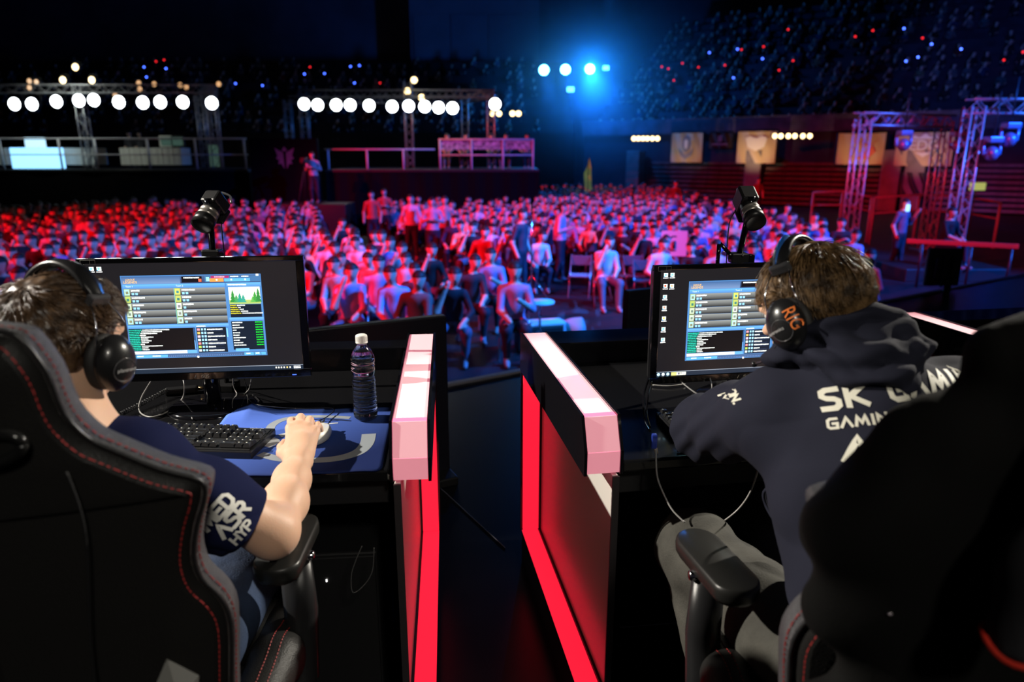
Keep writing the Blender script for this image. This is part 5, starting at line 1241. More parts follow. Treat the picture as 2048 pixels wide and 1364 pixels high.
# ================================================================ lettering laid on cloth
GL = {'S': [[(4,6),(1.2,6),(.2,5.4),(.2,4.1),(1.2,3.3),(3,2.9),(3.9,2.2),(3.9,.8),(3,0),(0,0)]], 'K': [[(0,0),(0,6)],[(4.2,6),(.8,3.1),(4.4,0)]],
      'G': [[(4.2,6),(1.2,6),(.2,5),(.2,1),(1.2,0),(4.2,0),(4.2,2.9),(2.2,2.9)]], 'A': [[(0,0),(2.3,6),(4.6,0)]], 'M': [[(0,0),(.9,6),(2.7,1.5),(4.5,6),(5.4,0)]],
      'I': [[(.6,0),(.6,6)]], 'N': [[(0,0),(0,6),(4,0),(4,6)]], 'R': [[(0,0),(0,6),(3.2,6),(4,5),(4,4),(3.2,3),(.4,3)],[(2,3),(4.2,0)]], 'E': [[(4,6),(0,6),(0,0),(4,0)],[(0,3),(3.4,3)]],
      'D': [[(0,0),(0,6),(2.6,6),(4,4.6),(4,1.4),(2.6,0),(0,0)]], 'H': [[(0,0),(0,6)],[(4,0),(4,6)],[(0,3),(4,3)]], 'Y': [[(0,6),(2,3.2),(4,6)],[(2,3.2),(2,0)]], 'P': [[(0,0),(0,6),(3.2,6),(4,5),(4,4),(3.2,3),(.4,3)]],
      'O': [[(1.2,0),(0,1.2),(0,4.8),(1.2,6),(3,6),(4.2,4.8),(4.2,1.2),(3,0),(1.2,0)]], '.': [[(.2,0),(.9,0)]], ' ': []}
GW = {'M': 5.4, 'I': 1.2, 'A': 4.6, ' ': 2.4, '.': 1}
def letter_strips(txt, h, wgt, gap=1.5, slant=0, sx=1):
    """strokes of width wgt as strips of small quads in a plane; h is cap height"""
    k = h/6; x = 0; V, Fc = [], []
    for ch in txt:
        for st_ in GL[ch]:
            P = []
            for a, b in zip(st_[:-1], st_[1:]):
                n = max(1, int(Vector((b[0]-a[0], b[1]-a[1])).length*k/.0045))
                P += [(a[0]+(b[0]-a[0])*i/n, a[1]+(b[1]-a[1])*i/n) for i in range(n)]
            P.append(st_[-1]); P = [Vector(((x+p[0])*k*sx+slant*p[1]*k, p[1]*k, 0)) for p in P]; o = len(V)
            for i, p in enumerate(P):
                t1_ = (P[i]-P[i-1]).normalized() if i else (P[1]-P[0]).normalized(); t2_ = (P[i+1]-P[i]).normalized() if i < len(P)-1 else t1_
                n1 = Vector((-t1_.y, t1_.x, 0)); n2 = Vector((-t2_.y, t2_.x, 0)); nn = (n1+n2); nn.normalize(); c_ = max(.55, nn.dot(n1))
                e = Vector((0,0,0))
                if i == 0: e = -t1_*wgt*.3
                if i == len(P)-1: e = t1_*wgt*.3
                for s in (-1, 0, 1): V.append(p+e+nn*(s*wgt/2/c_))
            for i in range(len(P)-1):
                for s in (0, 1): a = o+i*3+s; Fc.append((a, a+3, a+4, a+1))
        x += GW.get(ch, 4.2)+gap
    return V, Fc, x*k*sx
def print_on(parent, bvh, M, txt, h, wgt, mt, direction, lift=.0018, name='lettering', **k):
    """lay the word on the cloth: each point goes along the direction onto the surface"""
    V, Fc, W = letter_strips(txt, h, wgt, **k); m = MB(); vs = []; d = Vector(direction).normalized(); last = None; ok = []
    for v in V:
        p = M @ v; hit = bvh.ray_cast(p-d*.25, d)
        if hit[0] is None: vs.append(last or p); ok.append(False)
        else: last = hit[0]-d*lift; vs.append(last); ok.append(True)
    m.smooth = True
    m.add(vs, [f for f in Fc if all(ok[i] for i in f) and max((vs[f[0]]-vs[f[2]]).length, (vs[f[1]]-vs[f[3]]).length) < .03]); return m.build(name, mt, parent)
def bvh_of(me): return BVHTree.FromPolygons([v.co.copy() for v in me.vertices], [list(p.vertices) for p in me.polygons])

def folds(P, seed, amp=.006, sc=7, stretch=(1,1,1)):
    out = np.zeros(len(P)); st_ = Vector(stretch)
    for i, p in enumerate(P):
        q = Vector((p[0]*sc*st_[0]+seed, p[1]*sc*st_[1], p[2]*sc*st_[2])); a = noise.noise(q); b = noise.noise(q*2.3+Vector((5,1,2)))
        out[i] = amp*(1-2*abs(a)*1.6)*.6+amp*.5*b
    return out

# ================================================================ heads and hair
HS = .90
def head_field(f, C0, R0, beard=False):
    """C0 = head centre, R = 3x3 with columns right, forward, up"""
    R = R0*HS; S_ = lambda *a: tuple(q*HS for q in a)
    L = lambda x, y, z: C0+R @ Vector((x, y, z))
    f.ell(L(0, -.012, .022), S_(.080, .100, .092), R0, k=.02); f.ell(L(0, .022, -.04), S_(.062, .072, .078), R0, k=.03)
    f.cap(L(0, .085, -.012), .012, L(0, .108, -.028), .011, k=.012); f.cap(L(-.02, .082, -.062), .009, L(.02, .082, -.062), .009, k=.01)
    f.cap(L(0, .062, -.098), .02, k=.02); f.cap(L(-.04, .083, .016), .008, L(.04, .083, .016), .008, k=.015)
    for s in (-1, 1): f.ell(L(s*.033, .094, .0), (.015, .011, .010), R0, k=.006, sub=True); f.ell(L(s*.082, -.002, -.012), (.008, .016, .027), R0, k=.006); f.ell(L(s*.088, .002, -.012), (.004, .009, .018), R0, k=.004, sub=True)
    return L
def face_parts(parent, L):
    for s in (-1, 1):
        m = MB(); m.ell(L(s*.032, .0775, 0), (.0092,)*3, 12, 8); m.build('eye', mat('eye_white', (.7,.68,.65), .2), parent)
    m = MB()
    for s in (-1, 1): m.ell(L(s*.032, .0855, 0), (.0030,)*3, 8, 6)
    m.build('iris', mat('iris', (.03,.02,.01), .2), parent)
    m = MB(); m.tube([L(-.024,.089,-.064), L(0,.094,-.062), L(.024,.089,-.064)], [.003,.0055,.003], 8); m.build('lips', mat('lips', (.5,.2,.17), .45), parent)
    m = MB()
    for s in (-1, 1): m.tube([L(s*.018,.094,.02), L(s*.05,.082,.024)], .004, 6, flat=.7)
    m.build('eyebrows', mat('brow', (.03,.018,.01), .8), parent)
def hair(parent, C0, R, n, length, mt, seed, top=(1.06, 1.08, 1.1), part=(0, .3, 1), crown=(.0,-.5,.85), rad=.00075, droop=.5, base=.006, puff=(.10, .34)):
    """a cap of hair plus thousands of strands combed out from the crown whorl"""
    rg = np.random.RandomState(seed); cen = C0+R @ (Vector((0, -.012, .024))*HS); rr = Vector((.083, .104, .096))*HS
    cap = Field(.004, .02); cap.ell(cen, (rr.x+base*.5, rr.y+base*.5, rr.z+base*.6), R)
    cap.ell(cen+R @ Vector((0, -.032, -.045)), (.061, .052, .054), R, k=.03)
    f0 = cen+R @ Vector((0, .050, -.01)); cap.plane(f0, R @ Vector((0, .80, -.62)), None)
    me = cap.mesh('hair_base', lambda P: np.array([.005*noise.noise(Vector(p)*55) for p in P])); me.materials.append(mt); link('hair_base', me, parent)
    pts = []; N = 7; cr = Vector(crown).normalized(); rads = []
    k = 0; clump = [Vector(rg.normal(size=3)).normalized() for _ in range(420)]
    while k < n:
        d = Vector(rg.normal(size=3)).normalized()
        # hairline: none on the face, down to the nape behind
        if d.y*.80-d.z*.62 > .36: continue
        if d.z < -.55-.25*max(0, -d.y) : continue
        if abs(d.x) > .8 and d.z < -.25 and d.y > -.25: continue
        c = max(clump[:60] if False else clump, key=lambda q: q.dot(d)) if k % 1 == 0 else d
        root = cen+R @ Vector((d.x*rr.x, d.y*rr.y, d.z*rr.z))
        nrm = Vector((d.x/rr.x, d.y/rr.y, d.z/rr.z)).normalized()
        away = (d-cr*d.dot(cr)); away = away.normalized() if away.length > 1e-3 else Vector((0,1,0))
        tan = (away-nrm*away.dot(nrm)).normalized(); sw = nrm.cross(tan)*.35
        # clumping: strands lean to the centre of their lock
        lean = (c-d); lean = lean-nrm*lean.dot(nrm)
        ln = length*rg.uniform(.65, 1.15)*(1.0 if d.z > -.1 else .6)*(1+.25*c.x*c.y*4)
        g0 = tan*.85+sw+nrm*rg.uniform(puff[0], puff[1])+Vector(rg.normal(size=3))*.10+Vector((c.y, c.z, c.x))*.28
        p = Vector((d.x*rr.x, d.y*rr.y, d.z*rr.z)); P_ = [root]
        v = g0.normalized()
        for i in range(1, N):
            t_ = i/(N-1); p = p+v*ln/(N-1); v = (v+lean*.9*t_*.35-nrm*.10*t_-Vector((0,0,1))*droop*.13+Vector(rg.normal(size=3))*.03).normalized()
            # stay outside the skull
            e = Vector((p.x/rr.x, p.y/rr.y, p.z/rr.z)); 
            lim = 1.07+puff[1]*.55*t_
            if e.length < 1.015: p = p*(1.015/e.length)
            elif e.length > lim: p = p*(lim/e.length)
            P_.append(cen+R @ p)
        pts += P_; k += 1
        rads += [rad*(1-.75*(i/(N-1))**2) for i in range(N)]
    cu = bpy.data.hair_curves.new('hair'); cu.add_curves([N]*n); cu.points.foreach_set('position', np.array([tuple(p) for p in pts], np.float32).ravel())
    at = cu.attributes.get('radius') or cu.attributes.new('radius', 'FLOAT', 'POINT'); at.data.foreach_set('value', np.array(rads, np.float32)); cu.materials.append(mt)
    return link('hair_strands', cu, parent, kind='stuff')
def hair_mat(name, a, b, rough=.35):
    m = bpy.data.materials.new(name); m.use_nodes = True; nt = m.node_tree; bb = nt.nodes['Principled BSDF']; bb.inputs['Roughness'].default_value = rough
    n = nt.nodes.new('ShaderNodeTexNoise'); n.inputs['Scale'].default_value = 60; tc = nt.nodes.new('ShaderNodeTexCoord'); nt.links.new(tc.outputs['Object'], n.inputs['Vector'])
    rp = nt.nodes.new('ShaderNodeValToRGB'); rp.color_ramp.elements[0].position = .35; rp.color_ramp.elements[1].position = .65; rp.color_ramp.elements[0].color = (*a, 1); rp.color_ramp.elements[1].color = (*b, 1)
    nt.links.new(n.outputs['Fac'], rp.inputs[0]); nt.links.new(rp.outputs[0], bb.inputs['Base Color']); return m
hairL = hair_mat('hair_dark_brown', (.036,.020,.011), (.13,.074,.038)); hairR = hair_mat('hair_brown', (.045,.024,.009), (.27,.16,.07))

def headset(label, C0, R0, side, words, mid_label=None, highlight=None):
    """over-ear headset: band over the crown, two wires each side, two cups"""
    R = R0*.93; L = lambda x, y, z: C0+R @ Vector((x, y, z))
    t = thing('headset', label, 'headset', tuple(C0)); Mi = Matrix.Translation(-C0)
    def arc(a, rx, rz, y, z0): return L(rx*sin(a), y, z0+rz*cos(a))
    m = MB(); P = [arc(radians(a), .098, .124, -.002, .012) for a in range(-58, 59, 4)]
    n = len(P); vs = []; fs = []
    for i, p in enumerate(P):
        a = radians(-58+4*i); w_ = .019 if abs(i-n//2) < n//2-3 else .016; up = R @ Vector((sin(a), 0, cos(a))); fw = R @ Vector((0,1,0))
        for (s, h_) in ((-1,0),(-.8,.007),(0,.0095),(.8,.007),(1,0),(.8,-.004),(-.8,-.004)): vs.append(p+fw*w_*s+up*h_)
    for i in range(n-1):
        for k in range(7): fs.append((i*7+k, i*7+(k+1) % 7, (i+1)*7+(k+1) % 7, (i+1)*7+k))
    fs += [tuple(range(7)), tuple(reversed(range((n-1)*7, n*7)))]
    m.smooth = True; m.add(vs, fs, Mi); band = m.build('headband', mat('headset_black', (.012,.012,.013), .28, coat=.2), t)
    if highlight: m = MB(); m.smooth = True; Q = [arc(radians(a), .0985, .1335, -.002, .012) for a in range(-56, -8, 4)]; m.tube(Q, .008, 8, M=Mi, flat=.4); m.build('band_highlight', highlight, t)  # blue highlight along the band, put in as a coloured strip
    for s in (-1, 1):
        a = radians(58)*s; e = arc(a, .098, .124, -.002, .012); m = MB(); m.box((0,0,0), (.014,.038,.02), M=Mi @ Matrix.Translation(e) @ R0.to_4x4() @ Matrix.Rotation(a*.5, 4, 'Y'), bev=.004); m.build('yoke_block', mat('headset_grey', (.06,.06,.065), .3), t)
        for dy in (-.017, .017):
            m = MB(); m.tube(smooth_path([e+R @ Vector((0, dy, 0)), L(s*.108, dy*1.7, .035), L(s*.108, dy*1.9, -.005), L(s*.106, dy*1.5, -.062)], 5), .0014, 6, M=Mi); m.build('wire_arm', CHROME, t)
        # ear cup: cushion + shell
        f = Field(.0028, .008); c = L(s*.094, -.002, -.030)
        f.ell(c, (.017, .038, .047), R0); me = f.mesh('cushion'); me.materials.append(mat('cushion', (.014,.013,.013), .6)); link('cushion', me, t, Mi)
        f = Field(.0028, .012); c = L(s*.116, -.002, -.030); f.ell(c, (.020, .036, .047), R0, k=.01); f.ell(L(s*.125,-.002,-.030), (.017,.027,.036), R0, k=.012)
        me = f.mesh('ear_cup'); me.materials.append(MATS['headset_black']); link('ear_cup', me, t, Mi)
        bv = bvh_of(me)
        m = MB(); cc = L(s*.13, -.004, -.040); X_ = R0 @ Vector((0,1,0)); Z_ = R0 @ Vector((0,0,1)); dd = R0 @ Vector((-s,0,0))
        ringp = []
        for k in range(33):
            q = cc+X_*cos(2*pi*k/32)*.019+Z_*sin(2*pi*k/32)*.019; hh = bv.ray_cast(q+dd*-.1, dd); 
            if hh[0]: ringp.append(hh[0])
        if len(ringp) > 5: m.tube(ringp, .0009, 5, M=Mi); m.build('cup_ring', MATS['headset_grey'], t)
        if s == side:
            for (wd, sz, off, rot, mt, sq) in words:
                me2 = text_mesh(wd, sz, spacing=sq); mm = Matrix(((X_.x*-side*-1, Z_.x, -dd.x, 0), (X_.y*-side*-1, Z_.y, -dd.y, 0), (X_.z*-side*-1, Z_.z, -dd.z, 0), (0,0,0,1)))
                # reading direction seen from outside the cup
                rx = Z_.cross(dd).normalized()*-1 if False else dd.cross(Z_).normalized()
                o_ = cc+X_*off[0]+Z_*off[1]; ca, sa = cos(rot), sin(rot); ux = rx*ca+Z_*sa; uy = -rx*sa+Z_*ca
                b2 = bmesh.new(); b2.from_mesh(me2); bmesh.ops.triangulate(b2, faces=b2.faces[:])
                for _ in range(3):
                    le = [e for e in b2.edges if e.calc_length() > .0035]
                    if le: bmesh.ops.subdivide_edges(b2, edges=le, cuts=1); bmesh.ops.triangulate(b2, faces=b2.faces[:])
                b2.to_mesh(me2); b2.free()
                for v in me2.vertices:
                    q = o_+ux*v.co.x+uy*v.co.y; hh = bv.ray_cast(q-dd*.1, dd); v.co = (hh[0]-dd*.0018) if hh[0] else q
                me2.materials.append(mt); link('lettering', me2, t, Mi)
    m = MB(); m.tube(smooth_path([L(-.118, .02, -.06), L(-.11, .06, -.085), L(-.08, .105, -.09)], 5), .0022, 6, M=Mi); m.ell(L(-.08,.107,-.09), (.006,)*3, 8, 6, Mi); m.build('microphone', MATS['headset_black'], t)
    return t
def rotm(yaw, pitch=0, roll=0): return (Matrix.Rotation(yaw, 3, 'Z') @ Matrix.Rotation(pitch, 3, 'X') @ Matrix.Rotation(roll, 3, 'Y'))

# ================================================================ hand on the mouse
def hand(f, W, K, side=1, curl=1.0, spread=.0185, palm_up=Vector((0,0,1))):
    """right hand: wrist W to middle knuckle K, palm down, fingers curving forward over a mouse"""
    fw = (K-W); Lp = fw.length; fw.normalize(); up = palm_up-fw*palm_up.dot(fw); up.normalize(); rt = fw.cross(up)*side
    f.cap(W, .0265, W+fw*Lp*.55, .023, k=.02)
    kn = []
    for i, (o, r_) in enumerate(((-1.55, .0115), (-.5, .012), (.5, .0115), (1.45, .0102))):   # index .. little
        kp = K+rt*o*spread*1.02-fw*(.0, -.004, .002, .012)[i]-up*(.004, 0, .003, .008)[i]; kn.append(kp)
        f.cap(W+rt*o*.011+fw*.03, .0165, kp, r_+.001, k=.014)
        f.cap(kp+up*.002, r_+.0012, k=.006)
        l1, l2, l3 = ((.040,.024,.020), (.044,.027,.021), (.040,.025,.020), (.032,.020,.018))[i]
        dirs = [(.92, .05-.0), (.72, -.62), (.35, -.93)]; dirs = [(.90,-.12),(.62,-.72),(.42,-.85)] if curl > .5 else [(1,-.05),(.9,-.3),(.8,-.5)]
        q = kp; rr = r_*.92
        for (a, b), l_ in zip(dirs, (l1, l2, l3)):
            n_ = q+(fw*a+up*b+rt*o*.06).normalized()*l_; f.cap(q, rr, n_, rr*.92, k=.004); q = n_; rr *= .92
    # thumb leaves the side of the palm near the wrist
    b0 = W+fw*.028-rt*.018-up*.008; b1 = b0+(fw*.7-rt*.55-up*.25).normalized()*.042; b2 = b1+(fw*.9-rt*.15-up*.2).normalized()*.032; b3 = b2+(fw*.95+rt*.1-up*.2).normalized()*.024
    f.cap(b0, .019, b1, .0135, k=.018); f.cap(b1, .0125, b2, .0115, k=.006); f.cap(b2, .0112, b3, .0095, k=.004)
    return kn

# ---------------------------------------------------------------- player at the blue pad
denim = mat('denim', (.02,.038,.085), .85, bump=('noise', 220, .5), var=(14, .35)); navy = mat('navy_cotton', (.007,.010,.045), .9, bump=('noise', 500, .25), spec=.15)
RL = rotm(radians(-19), radians(-7)); HL = aty(131, 680, 1.13)
P1 = thing('person', 'seated player in navy t-shirt with short dark brown hair, hand on the white mouse', 'person', (HL.x, HL.y, ST)); Mi = Matrix.Translation((-HL.x, -HL.y, -ST))
S1, E1, W1, K1 = Vector((-.605, 1.06, 2.345)), Vector((-.440, 1.155, 2.168)), Vector((-.465, 1.405, 2.19)), None
mh = MOUSE+Vector((-.022, -.008, .040)); K1 = aty(607, 853, 1.555); W1 = aty(597, 922, 1.43)
f = Field(.0045, .03); Lh = head_field(f, HL, RL); nb = Vector((-.72, 1.045, 2.40))
f.cap(HL+Vector((-.0,-.03,-.07)), .052, nb, .062, k=.03); hipc = Vector((-.70, .99, 1.98))
f.chain([(nb, .07), ((-.71, 1.02, 2.25), .13), ((-.70, .99, 2.05), .14), (hipc, .15)], k=.06)
f.cap((-.82, 1.04, 2.335), .065, S1+Vector((-.02,0,0)), .06, k=.05)
f.chain([(S1, .052), (E1, .043)], k=.03); mid_ = E1.lerp(W1, .35)+Vector((.004, 0, .004)); f.chain([(E1, .041), (mid_, .0405), (E1.lerp(W1, .7), .034), (W1, .0285)], k=.03)
hand(f, W1, K1)
S2, E2, W2, K2 = Vector((-.85, 1.06, 2.34)), Vector((-.98, 1.17, 2.17)), Vector((-.93, 1.40, 2.2)), Vector((-.91, 1.49, 2.205))
f.chain([(S2, .052), (E2, .043), (E2.lerp(W2, .35), .046), (W2, .028)], k=.03); hand(f, W2, K2, -1, .2)
for s, kx in ((1, -.585), (-1, -.83)):
    f.chain([((hipc.x+.1*s, hipc.y, 1.96), .09), ((kx, 1.46, 1.955), .066), ((kx, 1.45, 1.91), .06), ((kx+.01*s, 1.20, 1.5), .042)], k=.04); f.cap((kx+.01*s, 1.18, 1.445), .04, (kx+.01*s, 1.36, 1.435), .034, k=.03)
me = f.mesh('body')
me.materials.append(SKIN); body = link('body', me, P1, Mi); face_parts(P1, lambda x, y, z: Lh(x, y, z)-Vector((HL.x, HL.y, ST)))
# t-shirt: shell over torso and upper arms, cut clean at neck and hems
f = Field(.005, .03)
f.chain([(nb+Vector((0,0,-.03)), .085), ((-.71, 1.02, 2.25), .145), ((-.70, .99, 2.05), .155), (hipc, .163)], k=.06); f.cap((-.82, 1.04, 2.335), .078, S1+Vector((-.02,0,0)), .074, k=.05)
u1 = (E1-S1).normalized(); h1 = S1+u1*.195; f.chain([(S1, .070), (S1.lerp(E1, .45)+Vector((0,-.005,-.008)), .068), (h1+u1*.05+Vector((0,0,-.006)), .066)], k=.03)
u2 = (E2-S2).normalized(); f.chain([(S2, .070), (S2+u2*.22, .066)], k=.03)
ftmp = f
def cut_sleeve(me, hem, u, rad):
    bm = bmesh.new(); bm.from_mesh(me); bm.faces.ensure_lookup_table()
    kill = [v for v in bm.verts if (v.co-hem).dot(u) > 0 and ((v.co-hem)-u*(v.co-hem).dot(u)).length < rad]
    bmesh.ops.delete(bm, geom=kill, context='VERTS'); 
    for v in bm.verts:
        if v.is_boundary and (v.co-hem).length < rad+.03 and abs((v.co-hem).dot(u)) < .02: v.co -= u*(v.co-hem).dot(u)
    ed_ = [e for e in bm.edges if e.is_boundary and all((v.co-hem).length < rad+.03 for v in e.verts)]
    r_ = bmesh.ops.extrude_edge_only(bm, edges=ed_); vv = [g_ for g_ in r_['geom'] if isinstance(g_, bmesh.types.BMVert)]
    for v in vv: d_ = (v.co-hem); d_ -= u*d_.dot(u); v.co -= d_.normalized()*.012
    r_ = bmesh.ops.extrude_edge_only(bm, edges=[g_ for g_ in r_['geom'] if isinstance(g_, bmesh.types.BMEdge) and g_.is_boundary]) if vv else None
    if r_:
        for g_ in r_['geom']:
            if isinstance(g_, bmesh.types.BMVert): g_.co -= u*.03
    bm.normal_update(); bm.to_mesh(me); bm.free()
me = f.mesh('t_shirt', lambda P: folds(P, 3, .0055, 9)); cut_sleeve(me, h1, u1, .12); cut_sleeve(me, S2+u2*.18, u2, .12)
me.materials.append(navy); link('t_shirt', me, P1, Mi); bv = bvh_of(me)
# sleeve words, running up the sleeve in three slanted lines
c_ = S1.lerp(E1, .50); dr = (c_-CAM).normalized()
ux = u1.cross(dr).normalized(); ux = -ux if ux.z < 0 else ux; ux = (ux+Vector((.25,0,0))).normalized(); uy = -u1; uy = (uy-dr*uy.dot(dr)).normalized(); ux = (ux-dr*ux.dot(dr)).normalized()
for i, (tx, hgt, wt) in enumerate((('MED', .022, .0064), ('ASR', .023, .0064), ('HYP', .016, .0042))):
    og = c_+u1*(.030+.031*i+(.0 if i < 2 else -.006))-ux*.044
    M_ = Matrix(((ux.x, uy.x, -dr.x, og.x), (ux.y, uy.y, -dr.y, og.y), (ux.z, uy.z, -dr.z, og.z), (0,0,0,1)))
    o_ = print_on(P1, bv, M_, tx, hgt, wt, mat('shirt_print', (.80,.79,.74), .6), dr, slant=.2, gap=1.1, sx=1.05); o_.matrix_local = Mi
f = Field(.006, .04)
f.ell(hipc, (.175, .155, .11), k=.05)
for s, kx in ((1, -.585), (-1, -.83)):
    f.chain([((hipc.x+.1*s, hipc.y, 1.96), .105), ((kx, 1.46, 1.955), .078), ((kx, 1.45, 1.91), .072), ((kx+.01*s, 1.20, 1.48), .058)], k=.04)
me = f.mesh('jeans', lambda P: folds(P, 8, .006, 8)); me.materials.append(denim); link('jeans', me, P1, Mi)
for s, kx in ((1, -.585), (-1, -.83)):
    f = Field(.006, .03); f.cap((kx+.01*s, 1.17, 1.45), .05, (kx+.01*s, 1.38, 1.44), .042); f.plane((0, 0, ST+.002), (0,0,-1)); me = f.mesh('shoe'); me.materials.append(BLACK_MATTE); link('shoe', me, P1, Mi)
for o_ in [hair(P1, HL, RL, 9000, .046, hairL, 5, droop=.45)]:
    pass
for o_ in bpy.data.objects:
    if o_.parent == P1 and o_.name.startswith('hair'): o_.matrix_local = Mi
grey_print = mat('headset_print', (.55,.55,.55), .5)
headset('black over-ear headset with chrome wire arms on the navy t-shirt player', HL, RL, 1, [('plantronics', .0085, (.004, 0), 0, grey_print, 1)])

# ---------------------------------------------------------------- player in the hoodie
hood_m = mat('hoodie_navy', (.0135,.0145,.026), .9, bump=('noise', 600, .3), spec=.2); khaki = mat('khaki_denim', (.05,.048,.040), .85, bump=('noise', 220, .5), var=(12, .4))
RR = rotm(radians(42), radians(-24), radians(4)); HR = aty(1622, 610, 1.275)
P2 = thing('person', 'seated player leaning forward in dark navy hoodie with white lettering on its back', 'person', (HR.x, HR.y, ST)); Mi = Matrix.Translation((-HR.x, -HR.y, -ST))
f = Field(.0045, .03); Lh2 = head_field(f, HR, RR); nb = Vector((.615, 1.215, 2.455)); hipc = Vector((.66, .93, 1.97))
f.cap(HR+Vector((.01,-.02,-.06)), .055, nb, .062, k=.03)
spine = [(nb, .08), ((.635, 1.155, 2.34), .13), ((.655, 1.03, 2.15), .14), (hipc, .15)]
f.chain(spine, k=.06); SL_, SR_ = Vector((.475, 1.215, 2.375)), Vector((.815, 1.19, 2.40)); f.cap(SL_, .06, SR_, .06, k=.05)
EL, WL, KL = Vector((.435, 1.49, 2.235)), Vector((.60, 1.63, 2.19)), Vector((.675, 1.67, 2.195))
f.chain([(SL_, .052), (EL, .043), (EL.lerp(WL, .4), .042), (WL, .028)], k=.03); hand(f, WL, KL, -1, .2)
ER, WR, KR = Vector((.95, 1.42, 2.23)), Vector((.90, 1.62, 2.20)), Vector((.88, 1.70, 2.205))
f.chain([(SR_, .052), (ER, .043), (ER.lerp(WR, .4), .042), (WR, .028)], k=.03); hand(f, WR, KR, 1, 1)
legs = ((-1, Vector((.43, 1.47, 1.95)), Vector((.50, 1.16, 1.5))), (1, Vector((.80, 1.48, 1.955)), Vector((.80, 1.2, 1.5))))
for s, k_, a_ in legs:
    f.chain([((hipc.x+.09*s, hipc.y+.03, 1.96), .09), (k_, .066), (a_, .045)], k=.04); f.cap(a_+Vector((0,0,-.05)), .04, a_+Vector((0,.17,-.065)), .034, k=.03)
me = f.mesh('body'); me.materials.append(SKIN); link('body', me, P2, Mi); face_parts(P2, lambda x, y, z: Lh2(x, y, z)-Vector((HR.x, HR.y, ST)))
f = Field(.0055, .04)
f.chain([(nb+Vector((.005,-.02,-.03)), .105), ((.635, 1.145, 2.32), .155), ((.645, 1.10, 2.24), .165), ((.655, 1.01, 2.10), .163), (hipc+Vector((0,0,.0)), .175)], k=.07)
f.cap(SL_+Vector((.03,-.01,0)), .09, SR_+Vector((-.02,-.01,0)), .088, k=.06)
f.chain([(SL_, .08), (SL_.lerp(EL, .5)+Vector((-.005,0,0)), .072), (EL+Vector((-.005,0,-.0)), .064)], k=.05); f.chain([(EL, .062), (EL.lerp(WL, .5), .056), (WL, .043)], k=.04)
f.chain([(SR_, .08), (SR_.lerp(ER, .5), .072), (ER, .062)], k=.05); f.chain([(ER, .06), (ER.lerp(WR, .5), .054), (WR, .042)], k=.04)
# hem ribbing folds over the hips
f.cap((.56, .90, 1.90), .09, (.76, .90, 1.90), .09, k=.05)
def hoodfold(P):
    d = folds(P, 11, .009, 6.5, (1, 1, .7))
    x, y, z = P[:,0], P[:,1], P[:,2]
    # sleeve creases round the bent elbow
    se = np.exp(-(((x-.45)/.10)**2+((y-1.40)/.13)**2)); d += se*.006*np.sin((z*1.1+y*.9-x*.5)*95)
    # cloth gathered at the waist
    w_ = np.exp(-((z-2.02)/.07)**2); d += w_*.006*np.sin(z*110+x*25)
    return d
me = f.mesh('hoodie', hoodfold); me.materials.append(hood_m); link('hoodie', me, P2, Mi); bv = bvh_of(me)
# hood lying on the shoulders: collar roll, body of the hood, and its fold
f = Field(.005, .03)
def hp(px, py, deep):           # a place that far under the hoodie's surface as seen there
    r = ray(px, py).normalized(); h_ = bv.ray_cast(CAM, r); q = h_[0] if h_[0] else CAM+r*1.35
    return q+r*deep
f.chain([(hp(1545, 715, .012), .016), (aty(1580, 668, 1.20), .026), (aty(1650, 652, 1.20), .028), (aty(1730, 650, 1.19), .030), (aty(1790, 655, 1.18), .028), (hp(1838, 690, .02), .026)], k=.03)
f.chain([(hp(1590, 712, .012), .022), (hp(1680, 715, .012), .032), (hp(1760, 722, .010), .034), (hp(1812, 730, .016), .026)], k=.04)
f.chain([(hp(1640, 735, .012), .016), (hp(1715, 748, .010), .020), (hp(1780, 765, .010), .020)], k=.04)
f.chain([(hp(1735, 712, .0), .016), (hp(1790, 718, -.002), .022), (hp(1822, 728, .004), .016)], k=.02)
f.chain([(hp(1790, 740, .0), .012), (hp(1815, 755, .0), .015), (hp(1812, 790, .006), .010)], k=.02)
def hf2(P):
    d = folds(P, 21, .015, 12, (1.0, 1, 1.9)); return d+.003*np.sin((P[:,2]*1.4-P[:,0]*.5)*100)
me = f.mesh('hood', hf2); me.materials.append(hood_m); link('hood', me, P2, Mi)
m = MB(); m.tube(smooth_path([aty(1668, 645, 1.20), aty(1705, 634, 1.20), aty(1742, 626, 1.195)], 5), .005, 6); m.build('undershirt_collar', mat('undershirt_white', (.7,.66,.6), .8), P2, Mi)
f2 = Field(.005, .02)
# words on the back, following the cloth
dr = Vector((.12, .86, -.30)).normalized()
def place_text(px, py, d, tx, h, wt, up_tilt, gap, slant=.18, mt='shirt_print_dim', sx=1):
    og = aty(px, py, d); ux = Vector((cos(up_tilt), 0, sin(up_tilt))); ux = (ux-dr*ux.dot(dr)).normalized(); uy = ux.cross(dr)*1
    if uy.z < 0: uy = -uy
    M_ = Matrix(((ux.x, uy.x, -dr.x, og.x), (ux.y, uy.y, -dr.y, og.y), (ux.z, uy.z, -dr.z, og.z), (0,0,0,1)))
    o_ = print_on(P2, bv, M_, tx, h, wt, mat('hoodie_print', (.62,.60,.50), .6), dr, slant=slant, gap=gap, sx=sx); o_.matrix_local = Mi
place_text(1660, 820, 1.06, 'SK GAMING', .030, .0085, .17, 1.9, sx=1.2)
place_text(1660, 858, 1.06, 'GAMING IS', .0145, .0040, .17, 1.7, sx=1.25)
place_text(1676, 918, 1.05, 'ASR', .030, .0088, .20, 1.0, .35, sx=1.45)
